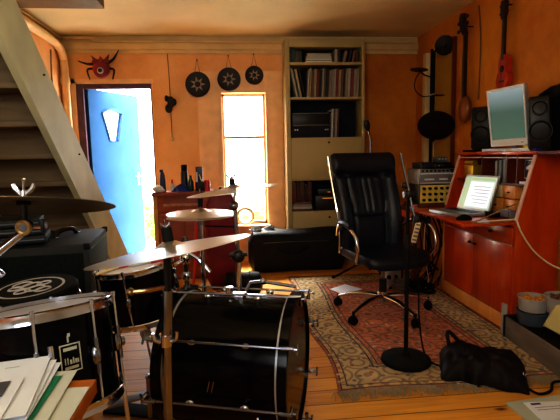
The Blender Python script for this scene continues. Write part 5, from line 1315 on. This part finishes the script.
sheet('paper', -.448, 1.165, .20, .29, .10, TZ + .018, 'lower white sheet fanned over the green magazine', .003)
sheet('paper', -.462, 1.172, .20, .29, .15, TZ + .022, 'white sheet second from the top of the paper heap', .004)
sheet('paper', -.480, 1.185, .21, .29, .20, TZ + .028, 'topmost white sheet with a faint curl mark on the paper heap', .005, (('curl_mark', 'paperg', (.55, .70, .85, .862)),))
sheet('paper', -.492, 1.06, .09, .22, .17, TZ + .034, 'pale green-edged card on the left of the paper heap', 0, (('pale_band', 'teal', (.0, .4, .0, .7)),), 'card', 'card')
sheet('inkgrey', -.512, 1.04, .12, .07, .17, TZ + .038, 'dark grey leaflet on the pale card at the left of the heap', 0, None, 'leaflet', 'leaflet')

# ------------------------------------------------------------------ outside the door and window
struct(MB('stone').box(-9, 9, BY + .25, 22, -.25, -.12).build('ground'))
def bush(cx_, cy_, cz, rx_, ry_, rz_, n_, label, seed):
    random.seed(seed); o = thing('garden_bush', label, 'bush', (cx_, cy_, -.12), 'bushes outside the door and window')
    mb = MB('leaf')
    for _ in range(n_):
        a, b = random.random() * 2 * PI, math.acos(random.uniform(-.9, 1)); q = random.uniform(.75, 1.05)
        p = V((cx_ + rx_ * q * math.sin(b) * math.cos(a), cy_ + ry_ * q * math.sin(b) * math.sin(a), cz + rz_ * q * math.cos(b)))
        d = V((random.uniform(-1, 1), random.uniform(-1, 1), random.uniform(-.4, 1))).normalized(); s_ = d.cross(V((0, 0, 1))).normalized(); L_ = random.uniform(.05, .10)
        mb.face([mb.v(p), mb.v(p + d * L_ * .5 + s_ * L_ * .28), mb.v(p + d * L_), mb.v(p + d * L_ * .5 - s_ * L_ * .28)])
    f = mb.build('foliage', o, ang=180)
    MB('leaf').ell((cx_, cy_, cz), (rx_ * .72, ry_ * .72, rz_ * .75), 16, 10).build('inner_foliage', o)
    MB('string').cyl((cx_, cy_, -.12), (cx_, cy_, cz), .03).build('stem', o)
bush(-1.05, 7.2, .22, .42, .35, .40, 900, 'bright green bush just outside the open door', 1)
bush(-1.75, 8.4, .25, .5, .4, .42, 700, 'green bush further out beyond the blue door', 2)
bush(.35, 7.6, .15, .5, .4, .33, 600, 'green bush outside the narrow window', 3)

# ------------------------------------------------------------------ light
W = bpy.data.worlds.new('world'); SC.world = W; W.use_nodes = True
bg = W.node_tree.nodes['Background']; bg.inputs[0].default_value = (.93, .97, 1.0, 1); bg.inputs[1].default_value = 11
def area(name, loc, rot, sx, sy, e, col=(1, 1, 1), portal=False, spread=None):
    l = bpy.data.lights.new(name, 'AREA'); l.shape = 'RECTANGLE'; l.size = sx; l.size_y = sy; l.energy = e; l.color = col
    if spread: l.spread = spread
    o = bpy.data.objects.new(name, l); COL.objects.link(o); o.location = loc; o.rotation_euler = rot
    if portal: l.cycles.is_portal = True
    return o
area('door_portal', ((DX0 + DX1) / 2, BY + .3, DZ / 2), (-PI / 2, 0, 0), DX1 - DX0, DZ, 1, portal=True)
area('window_portal', ((WX0 + WX1) / 2, BY + .3, (WZ0 + WZ1) / 2), (-PI / 2, 0, 0), WX1 - WX0, WZ1 - WZ0, 1, portal=True)
# window behind the camera on the left
area('rear_window_light', (-1.1, -1.3, 1.9), (math.radians(72), 0, math.radians(-5)), 1.0, 1.0, 17, (.92, .97, 1.0))
area('room_bounce_light', (.6, 1.6, 2.5), (0, 0, 0), 1.6, 1.6, 3, (1.0, .80, .55))
area('ceiling_fill_light', (-.2, .3, 2.2), (math.radians(108), 0, math.radians(8)), 1.2, .5, 20, (1.0, .86, .66))  # added fill lamp out of view, brightens ceiling and back wall
sun = bpy.data.lights.new('sun', 'SUN'); sun.energy = 30; sun.angle = math.radians(26); sun.color = (1, .96, .88)
so = bpy.data.objects.new('sun', sun); COL.objects.link(so); so.rotation_euler = (math.radians(-35), 0, math.radians(13))
SC.view_settings.view_transform = 'Standard'; SC.view_settings.look = 'High Contrast'; SC.view_settings.exposure = 0.0
SC.cycles.use_denoising = True; SC.cycles.max_bounces = 8; SC.cycles.diffuse_bounces = 4; SC.cycles.sample_clamp_indirect = 6
for ob in bpy.data.objects:
    if '_o' in ob: del ob['_o']
